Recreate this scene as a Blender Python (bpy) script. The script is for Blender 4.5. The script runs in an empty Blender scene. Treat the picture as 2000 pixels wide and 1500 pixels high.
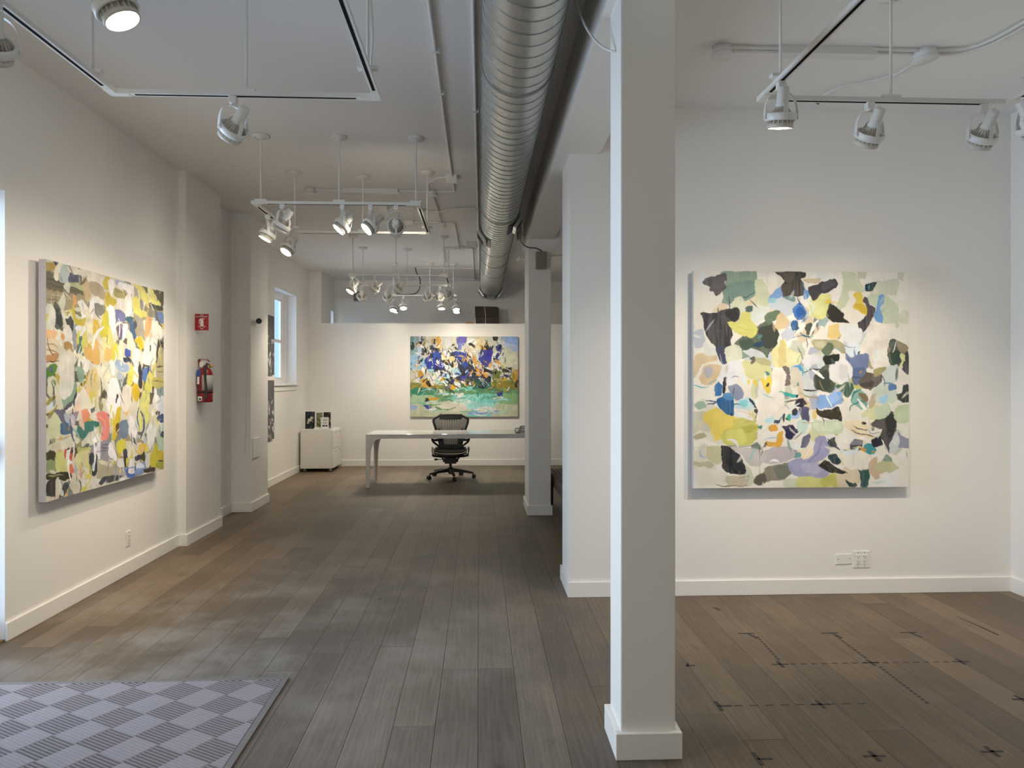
import bpy, bmesh, math, random
import numpy as np
from mathutils import Vector, Matrix, Quaternion

S = bpy.context.scene
COL = S.collection
PI = math.pi

# ------------------------------------------------------------------ camera
cam_d = bpy.data.cameras.new('camera')
cam = bpy.data.objects.new('camera', cam_d)
COL.objects.link(cam)
cam.location = (0, 0, 1.5)
cam.rotation_euler = (PI / 2, 0, -math.atan(63 / 1400.0))
cam_d.sensor_fit = 'HORIZONTAL'
cam_d.sensor_width = 36.0
cam_d.lens = 36.0 * 1400.0 / 2000.0
cam_d.shift_y = -8.0 / 2000.0
cam_d.clip_start = 0.05
S.camera = cam

# ------------------------------------------------------------------ exposure
vs = S.view_settings
vs.view_transform = 'Standard'
vs.look = 'None'
vs.gamma = 1.0
vs.exposure = 0.92
vs.use_curve_mapping = False
S.cycles.max_bounces = 10
S.cycles.diffuse_bounces = 7
S.cycles.caustics_reflective = False
S.cycles.caustics_refractive = False
S.cycles.sample_clamp_indirect = 6.0

# ------------------------------------------------------------------ sky outside the glass door and the windows
W = bpy.data.worlds.new('sky')
S.world = W
W.use_nodes = True
wn, wl = W.node_tree.nodes, W.node_tree.links
wn.clear()
w_out = wn.new('ShaderNodeOutputWorld')
w_bg = wn.new('ShaderNodeBackground')
w_tc = wn.new('ShaderNodeTexCoord')
w_dot = wn.new('ShaderNodeVectorMath'); w_dot.operation = 'DOT_PRODUCT'
w_dot.inputs[1].default_value = Vector((-1.0, 0.15, 0.1)).normalized()
w_mr = wn.new('ShaderNodeMapRange'); w_mr.interpolation_type = 'SMOOTHSTEP'
w_mr.inputs['From Min'].default_value = 0.66
w_mr.inputs['From Max'].default_value = 0.92
w_mix = wn.new('ShaderNodeMix'); w_mix.data_type = 'RGBA'
SKY = 6.6
w_mix.inputs[7].default_value = (0.66 * SKY, 0.80 * SKY, 1.0 * SKY, 1)
# sky raised towards -y to feed the added shopfront and the back window reveal
w_sep = wn.new('ShaderNodeSeparateXYZ'); wl.new(w_tc.outputs['Generated'], w_sep.inputs[0])
w_st = wn.new('ShaderNodeMapRange'); w_st.interpolation_type = 'SMOOTHSTEP'
w_st.inputs['From Min'].default_value = -0.2; w_st.inputs['From Max'].default_value = -0.7
wl.new(w_sep.outputs[1], w_st.inputs['Value'])
w_mix2 = wn.new('ShaderNodeMix'); w_mix2.data_type = 'RGBA'
w_mix2.inputs[6].default_value = (0.36, 0.58, 0.93, 1)
w_mix2.inputs[7].default_value = (1.15, 1.50, 2.05, 1)
wl.new(w_st.outputs[0], w_mix2.inputs[0]); wl.new(w_mix2.outputs[2], w_mix.inputs[6])
wl.new(w_tc.outputs['Generated'], w_dot.inputs[0])
wl.new(w_dot.outputs['Value'], w_mr.inputs['Value'])
wl.new(w_mr.outputs['Result'], w_mix.inputs[0])
wl.new(w_mix.outputs[2], w_bg.inputs['Color'])
wl.new(w_bg.outputs[0], w_out.inputs[0])

def portal(name, loc, rot, sx, sy):
    d = bpy.data.lights.new(name, 'AREA')
    d.shape = 'RECTANGLE'; d.size = sx; d.size_y = sy
    d.cycles.is_portal = True
    o = bpy.data.objects.new(name, d); COL.objects.link(o)
    o.location = loc; o.rotation_euler = rot
portal('door_daylight', (-2.98, 3.49, 1.3), (0, -PI / 2, 0), 2.5, 1.5)
portal('fill_daylight', (-1.0, -1.85, 1.45), (PI / 2, 0, PI), 2.4, 2.3)
portal('window_daylight', (-3.18, 11.07, 2.14), (0, -PI / 2, 0), 1.4, 1.24)

LAMP_COL = (1.0, 0.86, 0.67)
LAMP_W = 0.62          # common factor on every track lamp

# ------------------------------------------------------------------ materials
def srgb(h):
    c = [int(h[i:i + 2], 16) / 255.0 for i in (0, 2, 4)]
    return tuple(x / 12.92 if x <= 0.04045 else ((x + 0.055) / 1.055) ** 2.4 for x in c)

MATS = {}
def mat(name, col, rough=0.5, metal=0.0, var=0.04, scale=6.0, bump=0.0, bscale=80.0, spec=0.5, emit=None):
    if name in MATS: return MATS[name]
    m = bpy.data.materials.new(name); m.use_nodes = True
    n, l = m.node_tree.nodes, m.node_tree.links
    b = n['Principled BSDF']
    b.inputs['Roughness'].default_value = rough
    b.inputs['Metallic'].default_value = metal
    b.inputs['Specular IOR Level'].default_value = spec
    tc = n.new('ShaderNodeTexCoord')
    nz = n.new('ShaderNodeTexNoise'); nz.inputs['Scale'].default_value = scale; nz.inputs['Detail'].default_value = 3
    l.new(tc.outputs['Object'], nz.inputs['Vector'])
    mx = n.new('ShaderNodeMix'); mx.data_type = 'RGBA'
    mx.inputs[6].default_value = tuple(c * (1 - var) for c in col) + (1,)
    mx.inputs[7].default_value = tuple(min(1, c * (1 + var)) for c in col) + (1,)
    l.new(nz.outputs['Fac'], mx.inputs[0]); l.new(mx.outputs[2], b.inputs['Base Color'])
    if bump:
        n2 = n.new('ShaderNodeTexNoise'); n2.inputs['Scale'].default_value = bscale; n2.inputs['Detail'].default_value = 2
        l.new(tc.outputs['Object'], n2.inputs['Vector'])
        bp = n.new('ShaderNodeBump'); bp.inputs['Strength'].default_value = bump; bp.inputs['Distance'].default_value = 0.004
        l.new(n2.outputs['Fac'], bp.inputs['Height']); l.new(bp.outputs['Normal'], b.inputs['Normal'])
    if emit:
        b.inputs['Emission Color'].default_value = tuple(emit[0]) + (1,)
        b.inputs['Emission Strength'].default_value = emit[1]
    MATS[name] = m
    return m

M_WALL = mat('wall_paint', (0.85, 0.835, 0.81), 0.6, var=0.012, scale=1.5, bump=0.12, bscale=60)
M_CEIL = mat('ceiling_paint', (0.86, 0.85, 0.845), 0.7, var=0.012, scale=1.2, bump=0.15, bscale=40)
M_TRIM = mat('trim_paint', (0.86, 0.845, 0.82), 0.4, var=0.015, scale=4)
M_WHITE = mat('white_enamel', (0.78, 0.775, 0.76), 0.35, var=0.01)
M_PLASTIC = mat('white_plastic', (0.82, 0.81, 0.77), 0.35, var=0.01)
M_CONDUIT = mat('painted_conduit', (0.76, 0.755, 0.745), 0.5, var=0.02)
M_SLOT = mat('track_slot', (0.010, 0.010, 0.012), 0.9, var=0.1, spec=0.1)
M_DUCT = mat('galvanised_steel', (0.58, 0.605, 0.605), 0.32, metal=0.9, var=0.16, scale=14)
M_SEAM = mat('duct_seam_steel', (0.30, 0.31, 0.305), 0.45, metal=0.9, var=0.1, scale=10)
M_BLACK = mat('black_plastic', (0.018, 0.018, 0.019), 0.42, var=0.15, scale=20)
M_GLOSSWHITE = mat('lacquered_white', (0.80, 0.80, 0.79), 0.08, var=0.008)
M_CABINET = mat('cabinet_white', (0.78, 0.765, 0.73), 0.3, var=0.01)
M_DARKMETAL = mat('dark_metal', (0.06, 0.06, 0.06), 0.4, metal=0.6)
M_CHROME = mat('brushed_metal', (0.6, 0.6, 0.6), 0.3, metal=1.0)
M_RED = mat('red_enamel', (0.24, 0.008, 0.013), 0.35, var=0.04)
M_SIGNRED = mat('sign_red', (0.36, 0.011, 0.018), 0.5, var=0.03)
M_BLUE = mat('blue_tag', (0.02, 0.10, 0.40), 0.5)
M_PAPER = mat('paper_white', (0.80, 0.79, 0.77), 0.7, var=0.02)
M_BRASS = mat('brass', (0.55, 0.36, 0.10), 0.35, metal=0.9)
M_GREY = mat('grey_label', (0.42, 0.42, 0.40), 0.6)
M_LEATHER = mat('brown_leather', (0.055, 0.028, 0.018), 0.42, var=0.25, scale=18, bump=0.25, bscale=140)
M_WALNUT = mat('dark_wood', (0.05, 0.026, 0.014), 0.4, var=0.2, scale=12)
M_BOXBROWN = mat('dark_brown_board', (0.024, 0.010, 0.0055), 0.6, var=0.3, scale=9)
M_TAN = mat('tan_tape', (0.5, 0.26, 0.08), 0.5)
M_SPEAKER = mat('speaker_grey', (0.30, 0.285, 0.23), 0.6, var=0.05, scale=50)
M_SILLWOOD = mat('oak_door_rail', (0.20, 0.13, 0.05), 0.5, var=0.25, scale=10)
M_FINS = mat('lamp_fins', (0.60, 0.575, 0.52), 0.45, var=0.05)
M_LENS = mat('lit_lens', (0.9, 0.88, 0.8), 0.3, emit=((1.0, 0.89, 0.70), 38.0))
M_CARPETBACK = mat('mat_rubber', (0.17, 0.155, 0.15), 0.7, var=0.1, scale=60)
M_DUSK = mat('pane_card', (0.10, 0.11, 0.12), 0.3)

def glass_mat(name='window_glass', tint=(0.93, 0.96, 0.97)):
    m = bpy.data.materials.new(name); m.use_nodes = True
    n, l = m.node_tree.nodes, m.node_tree.links
    n.clear()
    o = n.new('ShaderNodeOutputMaterial'); t = n.new('ShaderNodeBsdfTransparent'); g = n.new('ShaderNodeBsdfGlossy')
    g.inputs['Roughness'].default_value = 0.02
    t.inputs['Color'].default_value = tint + (1,)
    f = n.new('ShaderNodeLayerWeight'); f.inputs['Blend'].default_value = 0.5
    pw = n.new('ShaderNodeMath'); pw.operation = 'POWER'; pw.inputs[1].default_value = 5.0
    ma = n.new('ShaderNodeMath'); ma.operation = 'MULTIPLY_ADD'; ma.inputs[1].default_value = 0.6; ma.inputs[2].default_value = 0.03
    l.new(f.outputs['Facing'], pw.inputs[0]); l.new(pw.outputs[0], ma.inputs[0])
    mx = n.new('ShaderNodeMixShader')
    l.new(ma.outputs[0], mx.inputs[0]); l.new(t.outputs[0], mx.inputs[1]); l.new(g.outputs[0], mx.inputs[2])
    l.new(mx.outputs[0], o.inputs[0])
    return m
M_GLASS = glass_mat()
M_FILLGLASS = glass_mat('fill_glass', (1.0, 0.87, 0.70))  # tint chosen to warm the fill through the added shopfront

def nd(n, t, **kw):
    x = n.new(t)
    for k, v in kw.items(): setattr(x, k, v)
    return x

def floor_mat():
    m = bpy.data.materials.new('oak_planks'); m.use_nodes = True
    n, l = m.node_tree.nodes, m.node_tree.links
    b = n['Principled BSDF']
    tc = n.new('ShaderNodeTexCoord'); sp = n.new('ShaderNodeSeparateXYZ')
    l.new(tc.outputs['Object'], sp.inputs[0])
    def mth(op, a, c=None, d=None):
        x = n.new('ShaderNodeMath'); x.operation = op
        for i, v in enumerate((a, c, d)):
            if v is None: continue
            if isinstance(v, (int, float)): x.inputs[i].default_value = v
            else: l.new(v, x.inputs[i])
        return x.outputs[0]
    PW, PL = 0.1835, 2.1
    xs = mth('DIVIDE', mth('ADD', sp.outputs[0], 20.009), PW)
    row = mth('FLOOR', xs); fx = mth('FRACT', xs)
    wn1 = n.new('ShaderNodeTexWhiteNoise'); wn1.noise_dimensions = '1D'; l.new(row, wn1.inputs['W'])
    ys = mth('ADD', mth('DIVIDE', mth('ADD', sp.outputs[1], 20.0), PL), mth('MULTIPLY', wn1.outputs['Value'], 7.0))
    idy = mth('FLOOR', ys); fy = mth('FRACT', ys)
    cmb = n.new('ShaderNodeCombineXYZ'); l.new(row, cmb.inputs[0]); l.new(idy, cmb.inputs[1])
    wn2 = n.new('ShaderNodeTexWhiteNoise'); wn2.noise_dimensions = '2D'; l.new(cmb.outputs[0], wn2.inputs['Vector'])
    # gaps
    dx = mth('MULTIPLY', mth('MINIMUM', fx, mth('SUBTRACT', 1.0, fx)), PW)
    dy = mth('MULTIPLY', mth('MINIMUM', fy, mth('SUBTRACT', 1.0, fy)), PL)
    gap = n.new('ShaderNodeMapRange'); gap.interpolation_type = 'SMOOTHSTEP'
    gap.inputs['From Min'].default_value = 0.0006; gap.inputs['From Max'].default_value = 0.0028
    l.new(mth('MINIMUM', dx, dy), gap.inputs['Value'])
    # grain stretched along the plank, shifted per plank
    off = n.new('ShaderNodeVectorMath'); off.operation = 'MULTIPLY_ADD'
    off.inputs[1].default_value = (13.7, 9.1, 0)
    l.new(wn2.outputs['Color'], off.inputs[0]); l.new(tc.outputs['Object'], off.inputs[2])
    mp = n.new('ShaderNodeMapping'); mp.inputs['Scale'].default_value = (26, 1.6, 1)
    l.new(off.outputs[0], mp.inputs[0])
    g1 = n.new('ShaderNodeTexNoise'); g1.inputs['Scale'].default_value = 1.6; g1.inputs['Detail'].default_value = 8; g1.inputs['Roughness'].default_value = 0.62; g1.inputs['Distortion'].default_value = 0.8
    l.new(mp.outputs[0], g1.inputs['Vector'])
    mp2 = n.new('ShaderNodeMapping'); mp2.inputs['Scale'].default_value = (5.5, 0.55, 1)
    l.new(off.outputs[0], mp2.inputs[0])
    g2 = n.new('ShaderNodeTexWave'); g2.inputs['Scale'].default_value = 2.2; g2.inputs['Distortion'].default_value = 14.0; g2.inputs['Detail'].default_value = 2.5; g2.inputs['Detail Scale'].default_value = 0.8
    l.new(mp2.outputs[0], g2.inputs['Vector'])
    g3 = n.new('ShaderNodeTexNoise'); g3.inputs['Scale'].default_value = 1.7; g3.inputs['Detail'].default_value = 7; g3.inputs['Roughness'].default_value = 0.6
    l.new(tc.outputs['Object'], g3.inputs['Vector'])
    k1 = nd(n, 'ShaderNodeTexNoise'); k1.inputs['Scale'].default_value = 3.4; k1.inputs['Detail'].default_value = 2
    mp3 = n.new('ShaderNodeMapping'); mp3.inputs['Scale'].default_value = (2.2, 1.0, 1)
    l.new(off.outputs[0], mp3.inputs[0]); l.new(mp3.outputs[0], k1.inputs['Vector'])
    knot = n.new('ShaderNodeMapRange'); knot.inputs['From Min'].default_value = 0.70; knot.inputs['From Max'].default_value = 0.80
    l.new(k1.outputs['Fac'], knot.inputs['Value'])
    tone = mth('ADD', mth('ADD', mth('MULTIPLY', wn2.outputs['Value'], 0.22), 0.06),
               mth('ADD', mth('MULTIPLY', g1.outputs['Fac'], 0.58), mth('ADD', mth('MULTIPLY', g2.outputs['Fac'], 0.06), mth('MULTIPLY', g3.outputs['Fac'], 0.46))))
    rmp = n.new('ShaderNodeValToRGB')
    e = rmp.color_ramp.elements
    e[0].position = 0.28; e[0].color = (0.046, 0.034, 0.023, 1)
    e[1].position = 1.05; e[1].color = (0.235, 0.172, 0.112, 1)
    x = e.new(0.64); x.color = (0.118, 0.084, 0.052, 1)
    l.new(tone, rmp.inputs[0])
    kn = n.new('ShaderNodeMix'); kn.data_type = 'RGBA'; kn.blend_type = 'MULTIPLY'
    kn.inputs[7].default_value = (0.45, 0.42, 0.40, 1)
    l.new(knot.outputs[0], kn.inputs[0]); l.new(rmp.outputs[0], kn.inputs[6])
    # dusty scuffs by the entrance mat
    vd = n.new('ShaderNodeVectorMath'); vd.operation = 'DISTANCE'; vd.inputs[1].default_value = (-1.35, 4.3, 0)
    l.new(tc.outputs['Object'], vd.inputs[0])
    near = n.new('ShaderNodeMapRange'); near.inputs['From Min'].default_value = 2.2; near.inputs['From Max'].default_value = 0.4
    l.new(vd.outputs['Value'], near.inputs['Value'])
    ds = n.new('ShaderNodeMapRange'); ds.inputs['From Min'].default_value = 0.47; ds.inputs['From Max'].default_value = 0.72
    l.new(g3.outputs['Fac'], ds.inputs['Value'])
    dust = n.new('ShaderNodeMix'); dust.data_type = 'RGBA'; dust.inputs[7].default_value = (0.34, 0.32, 0.30, 1)
    l.new(mth('MULTIPLY', mth('MULTIPLY', near.outputs[0], ds.outputs[0]), 0.55), dust.inputs[0]); l.new(kn.outputs[2], dust.inputs[6])
    # grey daylight sheen painted into aisle and entrance planks, fading towards the walls
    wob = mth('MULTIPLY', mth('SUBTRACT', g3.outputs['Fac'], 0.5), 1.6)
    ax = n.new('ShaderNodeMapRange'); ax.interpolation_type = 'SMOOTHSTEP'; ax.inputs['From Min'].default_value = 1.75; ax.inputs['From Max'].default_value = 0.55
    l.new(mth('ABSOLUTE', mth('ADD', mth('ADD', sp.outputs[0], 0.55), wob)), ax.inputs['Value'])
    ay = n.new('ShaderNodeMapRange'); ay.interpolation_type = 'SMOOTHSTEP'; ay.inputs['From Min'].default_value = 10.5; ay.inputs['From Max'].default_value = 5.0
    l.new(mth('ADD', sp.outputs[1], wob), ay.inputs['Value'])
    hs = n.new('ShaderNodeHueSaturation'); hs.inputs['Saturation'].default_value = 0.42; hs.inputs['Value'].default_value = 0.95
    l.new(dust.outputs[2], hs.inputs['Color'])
    sheen_mix = n.new('ShaderNodeMix'); sheen_mix.data_type = 'RGBA'
    l.new(mth('MULTIPLY', mth('MULTIPLY', ax.outputs[0], mth('ADD', 0.45, mth('MULTIPLY', ay.outputs[0], 0.55))), 0.95), sheen_mix.inputs[0])
    l.new(dust.outputs[2], sheen_mix.inputs[6]); l.new(hs.outputs[0], sheen_mix.inputs[7])
    edge_glint = n.new('ShaderNodeMapRange'); edge_glint.interpolation_type = 'SMOOTHSTEP'; edge_glint.inputs['From Min'].default_value = 0.0062; edge_glint.inputs['From Max'].default_value = 0.0030
    l.new(mth('MINIMUM', mth('MULTIPLY', fx, PW), mth('MULTIPLY', fy, PL)), edge_glint.inputs['Value'])
    lit = n.new('ShaderNodeMix'); lit.data_type = 'RGBA'; lit.inputs[7].default_value = (0.30, 0.26, 0.21, 1)  # painted highlight along one plank edge, as if the bevel caught light
    l.new(mth('MULTIPLY', edge_glint.outputs[0], mth('MULTIPLY', wn2.outputs['Value'], 0.45)), lit.inputs[0]); l.new(sheen_mix.outputs[2], lit.inputs[6])
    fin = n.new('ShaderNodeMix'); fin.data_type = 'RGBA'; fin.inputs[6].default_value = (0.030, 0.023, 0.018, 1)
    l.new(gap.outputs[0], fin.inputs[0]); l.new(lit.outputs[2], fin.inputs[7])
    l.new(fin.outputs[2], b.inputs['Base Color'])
    rr = n.new('ShaderNodeMapRange'); rr.inputs['To Min'].default_value = 0.42; rr.inputs['To Max'].default_value = 0.62
    l.new(g1.outputs['Fac'], rr.inputs['Value']); l.new(rr.outputs[0], b.inputs['Roughness'])
    b.inputs['Specular IOR Level'].default_value = 0.55
    hh = mth('ADD', mth('MULTIPLY', gap.outputs[0], 1.0), mth('ADD', mth('MULTIPLY', g1.outputs['Fac'], 0.35), mth('MULTIPLY', wn2.outputs['Value'], 0.1)))
    bp = n.new('ShaderNodeBump'); bp.inputs['Strength'].default_value = 0.45; bp.inputs['Distance'].default_value = 0.002
    l.new(hh, bp.inputs['Height']); l.new(bp.outputs['Normal'], b.inputs['Normal'])
    return m

def paint_mat(name, rough=0.5):
    m = bpy.data.materials.new(name); m.use_nodes = True
    n, l = m.node_tree.nodes, m.node_tree.links
    b = n['Principled BSDF']
    at = n.new('ShaderNodeAttribute'); at.attribute_name = 'paint'
    l.new(at.outputs['Color'], b.inputs['Base Color'])
    b.inputs['Roughness'].default_value = rough
    b.inputs['Specular IOR Level'].default_value = 0.3
    tc = n.new('ShaderNodeTexCoord'); nz = n.new('ShaderNodeTexNoise'); nz.inputs['Scale'].default_value = 70; nz.inputs['Detail'].default_value = 3
    l.new(tc.outputs['Object'], nz.inputs['Vector'])
    bp = n.new('ShaderNodeBump'); bp.inputs['Strength'].default_value = 0.15; bp.inputs['Distance'].default_value = 0.003
    l.new(nz.outputs['Fac'], bp.inputs['Height']); l.new(bp.outputs['Normal'], b.inputs['Normal'])
    return m
M_PAINT = paint_mat('oil_paint')

# ------------------------------------------------------------------ mesh helpers
class MB:
    def __init__(s): s.v = []; s.f = []; s.m = []; s.sm = []
    def add(s, vs_, fs, m=0, smooth=False):
        k = len(s.v); s.v += [tuple(p) for p in vs_]
        for f in fs: s.f.append([i + k for i in f]); s.m.append(m); s.sm.append(smooth)
        return s
    def box(s, x0, x1, y0, y1, z0, z1, m=0):
        return s.add([(x, y, z) for z in (z0, z1) for y in (y0, y1) for x in (x0, x1)],
                     [(0, 2, 3, 1), (4, 5, 7, 6), (0, 1, 5, 4), (2, 6, 7, 3), (0, 4, 6, 2), (1, 3, 7, 5)], m)
    def bar(s, p0, p1, w, h, m=0, up=(0, 0, 1), w1=None, h1=None):
        p0, p1 = Vector(p0), Vector(p1); d = (p1 - p0).normalized(); up = Vector(up)
        sx = d.cross(up)
        if sx.length < 1e-4: sx = d.cross(Vector((0, 1, 0)))
        sx.normalize(); uz = sx.cross(d)
        w1 = w if w1 is None else w1; h1 = h if h1 is None else h1
        V = []
        for p, a, b in ((p0, w, h), (p1, w1, h1)):
            for i, j in ((-1, -1), (1, -1), (1, 1), (-1, 1)): V.append(p + sx * (i * a / 2) + uz * (j * b / 2))
        return s.add(V, [(3, 2, 1, 0), (4, 5, 6, 7), (0, 1, 5, 4), (1, 2, 6, 5), (2, 3, 7, 6), (3, 0, 4, 7)], m)
    def cyl(s, p0, p1, r0, r1=None, n=20, m=0, caps=True):
        p0, p1 = Vector(p0), Vector(p1); r1 = r0 if r1 is None else r1
        d = (p1 - p0).normalized(); a = d.orthogonal().normalized(); b = d.cross(a)
        V = []
        for p, r in ((p0, r0), (p1, r1)):
            for i in range(n):
                t = 2 * PI * i / n; V.append(p + a * (r * math.cos(t)) + b * (r * math.sin(t)))
        s.add(V, [(i, (i + 1) % n, n + (i + 1) % n, n + i) for i in range(n)], m, True)
        if caps: s.add(V, [tuple(range(n - 1, -1, -1)), tuple(range(n, 2 * n))], m)
        return s
    def tube(s, pts, r, n=8, m=0, caps=True, flat=None):
        P = [Vector(p) for p in pts]; N = len(P); V = []
        ref = None
        for i in range(N):
            t = (P[min(i + 1, N - 1)] - P[max(i - 1, 0)]).normalized()
            if ref is None: ref = t.orthogonal().normalized()
            ref = (ref - t * ref.dot(t)).normalized(); b = t.cross(ref)
            rr = r[i] if isinstance(r, (list, tuple)) else r
            for k in range(n):
                a = 2 * PI * k / n; V.append(P[i] + ref * (rr * math.cos(a)) + b * (rr * math.sin(a)))
        F = [(i * n + k, i * n + (k + 1) % n, (i + 1) * n + (k + 1) % n, (i + 1) * n + k) for i in range(N - 1) for k in range(n)]
        s.add(V, F, m, True)
        if caps: s.add(V, [tuple(range(n - 1, -1, -1)), tuple(range((N - 1) * n, N * n))], m)
        return s
    def strip(s, pts, width, thick, side, m=0):
        # flat band swept along pts; side = direction of the band's width
        P = [Vector(p) for p in pts]; N = len(P); side = Vector(side).normalized(); V = []
        for i in range(N):
            t = (P[min(i + 1, N - 1)] - P[max(i - 1, 0)]).normalized(); nn = t.cross(side).normalized()
            for a, b in ((-1, -1), (1, -1), (1, 1), (-1, 1)): V.append(P[i] + side * (a * width / 2) + nn * (b * thick / 2))
        F = [(i * 4 + k, i * 4 + (k + 1) % 4, (i + 1) * 4 + (k + 1) % 4, (i + 1) * 4 + k) for i in range(N - 1) for k in range(4)]
        F += [(3, 2, 1, 0), tuple((N - 1) * 4 + k for k in range(4))]
        return s.add(V, F, m)
    def lathe(s, prof, n=28, m=0, loc=(0, 0, 0), mtx=None, closed=False):
        L = len(prof); V = []
        for i in range(n):
            t = 2 * PI * i / n
            for r, z in prof: V.append(Vector((r * math.cos(t), r * math.sin(t), z)))
        if mtx is not None: V = [mtx @ v for v in V]
        V = [v + Vector(loc) for v in V]
        R = range(L if closed else L - 1)
        F = [(i * L + k, ((i + 1) % n) * L + k, ((i + 1) % n) * L + (k + 1) % L, i * L + (k + 1) % L) for i in range(n) for k in R]
        return s.add(V, F, m, True)
    def prism(s, poly, z0, z1, m=0, mtx=None):
        n = len(poly)
        V = [Vector((x, y, z0)) for x, y in poly] + [Vector((x, y, z1)) for x, y in poly]
        if mtx is not None: V = [mtx @ v for v in V]
        return s.add(V, [tuple(range(n - 1, -1, -1)), tuple(range(n, 2 * n))] + [(i, (i + 1) % n, n + (i + 1) % n, n + i) for i in range(n)], m)
    def xf(s, M, k=0):
        for i in range(k, len(s.v)): s.v[i] = tuple(M @ Vector(s.v[i]))
        return s
    def build(s, name, mats, parent=None, loc=None, bevel=0.0, smooth_angle=None):
        me = bpy.data.meshes.new(name)
        me.from_pydata(s.v, [], s.f); me.update()
        if not isinstance(mats, (list, tuple)): mats = [mats]
        for x in mats: me.materials.append(x)
        me.polygons.foreach_set('material_index', s.m)
        bm = bmesh.new(); bm.from_mesh(me)
        bmesh.ops.recalc_face_normals(bm, faces=bm.faces[:])
        bm.to_mesh(me); bm.free()
        me.polygons.foreach_set('use_smooth', s.sm)
        o = bpy.data.objects.new(name, me); COL.objects.link(o)
        if parent is not None: o.parent = parent
        if loc is not None: o.location = loc
        if bevel:
            b = o.modifiers.new('bevel', 'BEVEL'); b.width = bevel; b.segments = 2; b.limit_method = 'ANGLE'; b.angle_limit = 0.7
        return o

def tag(o, label=None, cat=None, group=None, kind=None):
    if label: o['label'] = label
    if cat: o['category'] = cat
    if group: o['group'] = group
    if kind: o['kind'] = kind
    return o
def thing(name, label, cat, loc=(0, 0, 0), group=None, rz=0.0):
    o = bpy.data.objects.new(name, None); COL.objects.link(o)
    o.location = loc; o.rotation_euler = (0, 0, rz); o.empty_display_size = 0.1
    return tag(o, label, cat, group)
def settle(root):
    # parts modelled in room coordinates: bring them under the thing's own base point
    for c in COL.objects:
        if c.parent == root: c.location = c.location - root.location
    return root
def struct(o): o['kind'] = 'structure'; return o
def smooth_path(pts, n=6):
    P = [Vector(p) for p in pts]
    if len(P) < 3: return P
    Q = [P[0] * 2 - P[1]] + P + [P[-1] * 2 - P[-2]]; out = []
    for i in range(1, len(Q) - 2):
        for k in range(n):
            t = k / n; a, b, c, d = Q[i - 1], Q[i], Q[i + 1], Q[i + 2]
            out.append(0.5 * ((2 * b) + (c - a) * t + (2 * a - 5 * b + 4 * c - d) * t * t + (3 * b - a - 3 * c + d) * t ** 3))
    return out + [P[-1]]
def box(*a): return MB().box(*a)

# ------------------------------------------------------------------ the room
CH = 3.39
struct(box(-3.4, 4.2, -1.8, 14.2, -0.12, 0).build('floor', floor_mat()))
struct(box(-3.4, 4.2, -1.8, 14.2, CH, CH + 0.12).build('ceiling', M_CEIL))

def wall_run(mb, x_face, y0, y1, z0=0.0, z1=CH): mb.box(-2.96 if y1 < 6.7 else -3.17, x_face, y0, y1, z0, z1)
def left_wall(*segs):
    m = MB()
    for sg_ in segs: wall_run(m, *sg_)
    struct(m.build('wall_left', M_WALL))
left_wall((-2.72, -1.6, 2.74)); left_wall((-2.72, 2.74, 4.236, 2.585, CH)); left_wall((-2.72, 4.236, 6.60)); left_wall((-2.65, 6.60, 7.46))
left_wall((-2.82, 7.46, 8.27)); left_wall((-2.60, 8.27, 8.93))
left_wall((-2.95, 8.93, 10.46), (-2.95, 10.46, 11.69, 0, 1.44), (-2.95, 10.46, 11.69, 2.845, CH), (-2.95, 11.69, 12.58))
left_wall((-2.745, 12.58, 13.36), (-2.745, 13.36, 13.60, 0, 1.6), (-2.745, 13.36, 13.60, 2.78, CH), (-2.745, 13.60, 14.0))
struct(box(-2.745, 3.77, 13.72, 13.9, 0, CH).build('wall_back', M_WALL))
struct(MB().box(-2.745, 3.77, 13.66, 13.72, 2.975, 3.06).build('trim_1', M_TRIM))
pb = MB().box(-2.745, 2.6, 12.58, 13.30, 0, 2.487)
struct(pb.build('partition', M_WALL))
struct(box(3.77, 4.0, -1.6, 13.9, 0, CH).build('wall_right', M_WALL))
struct(box(0.622, 3.77, 4.93, 5.38, 0, CH).build('wall_middle', M_WALL))
fw = MB().box(-2.96, 3.77, -1.8, -1.6, 0, 0.3); fw.box(-2.96, 3.77, -1.8, -1.6, 2.6, CH)
fw.box(-2.96, -2.2, -1.8, -1.6, 0.3, 2.6); fw.box(0.2, 3.77, -1.8, -1.6, 0.3, 2.6)
struct(fw.build('wall_front', M_WALL))
sf = MB()  # unseen shopfront window, added to fill light from behind the camera
for x in (-2.2, -1.03, 0.14): sf.box(x, x + 0.06, -1.74, -1.66, 0.3, 2.6)
sf.box(-2.2, 0.2, -1.74, -1.66, 0.3, 0.36); sf.box(-2.2, 0.2, -1.74, -1.66, 2.54, 2.6)
w3 = struct(sf.build('fill_window', mat('fill_window_frame', (0.05, 0.05, 0.05), 0.4)))
sg = MB()
for x in (-2.14, -0.97): sg.box(x, x + 1.11, -1.705, -1.695, 0.36, 2.54)
sg.build('window_pane', M_FILLGLASS, w3)  # panes of the added fill window
bmn = MB().box(0.525, 0.826, -1.6, 4.93, 3.062, CH)
bmn.box(0.525, 0.622, 4.93, 5.38, 3.062, CH)
bmn.box(0.525, 0.826, 5.38, 8.62, 3.062, CH)
struct(bmn.build('beam', M_WALL))

# pillars
struct(box(0.558, 0.779, 2.822, 3.045, 0, 3.062).build('pillar', M_WALL, bevel=0.006))
pc = MB().box(0.541, 0.789, 7.93, 8.60, 0, 3.062)
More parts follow.
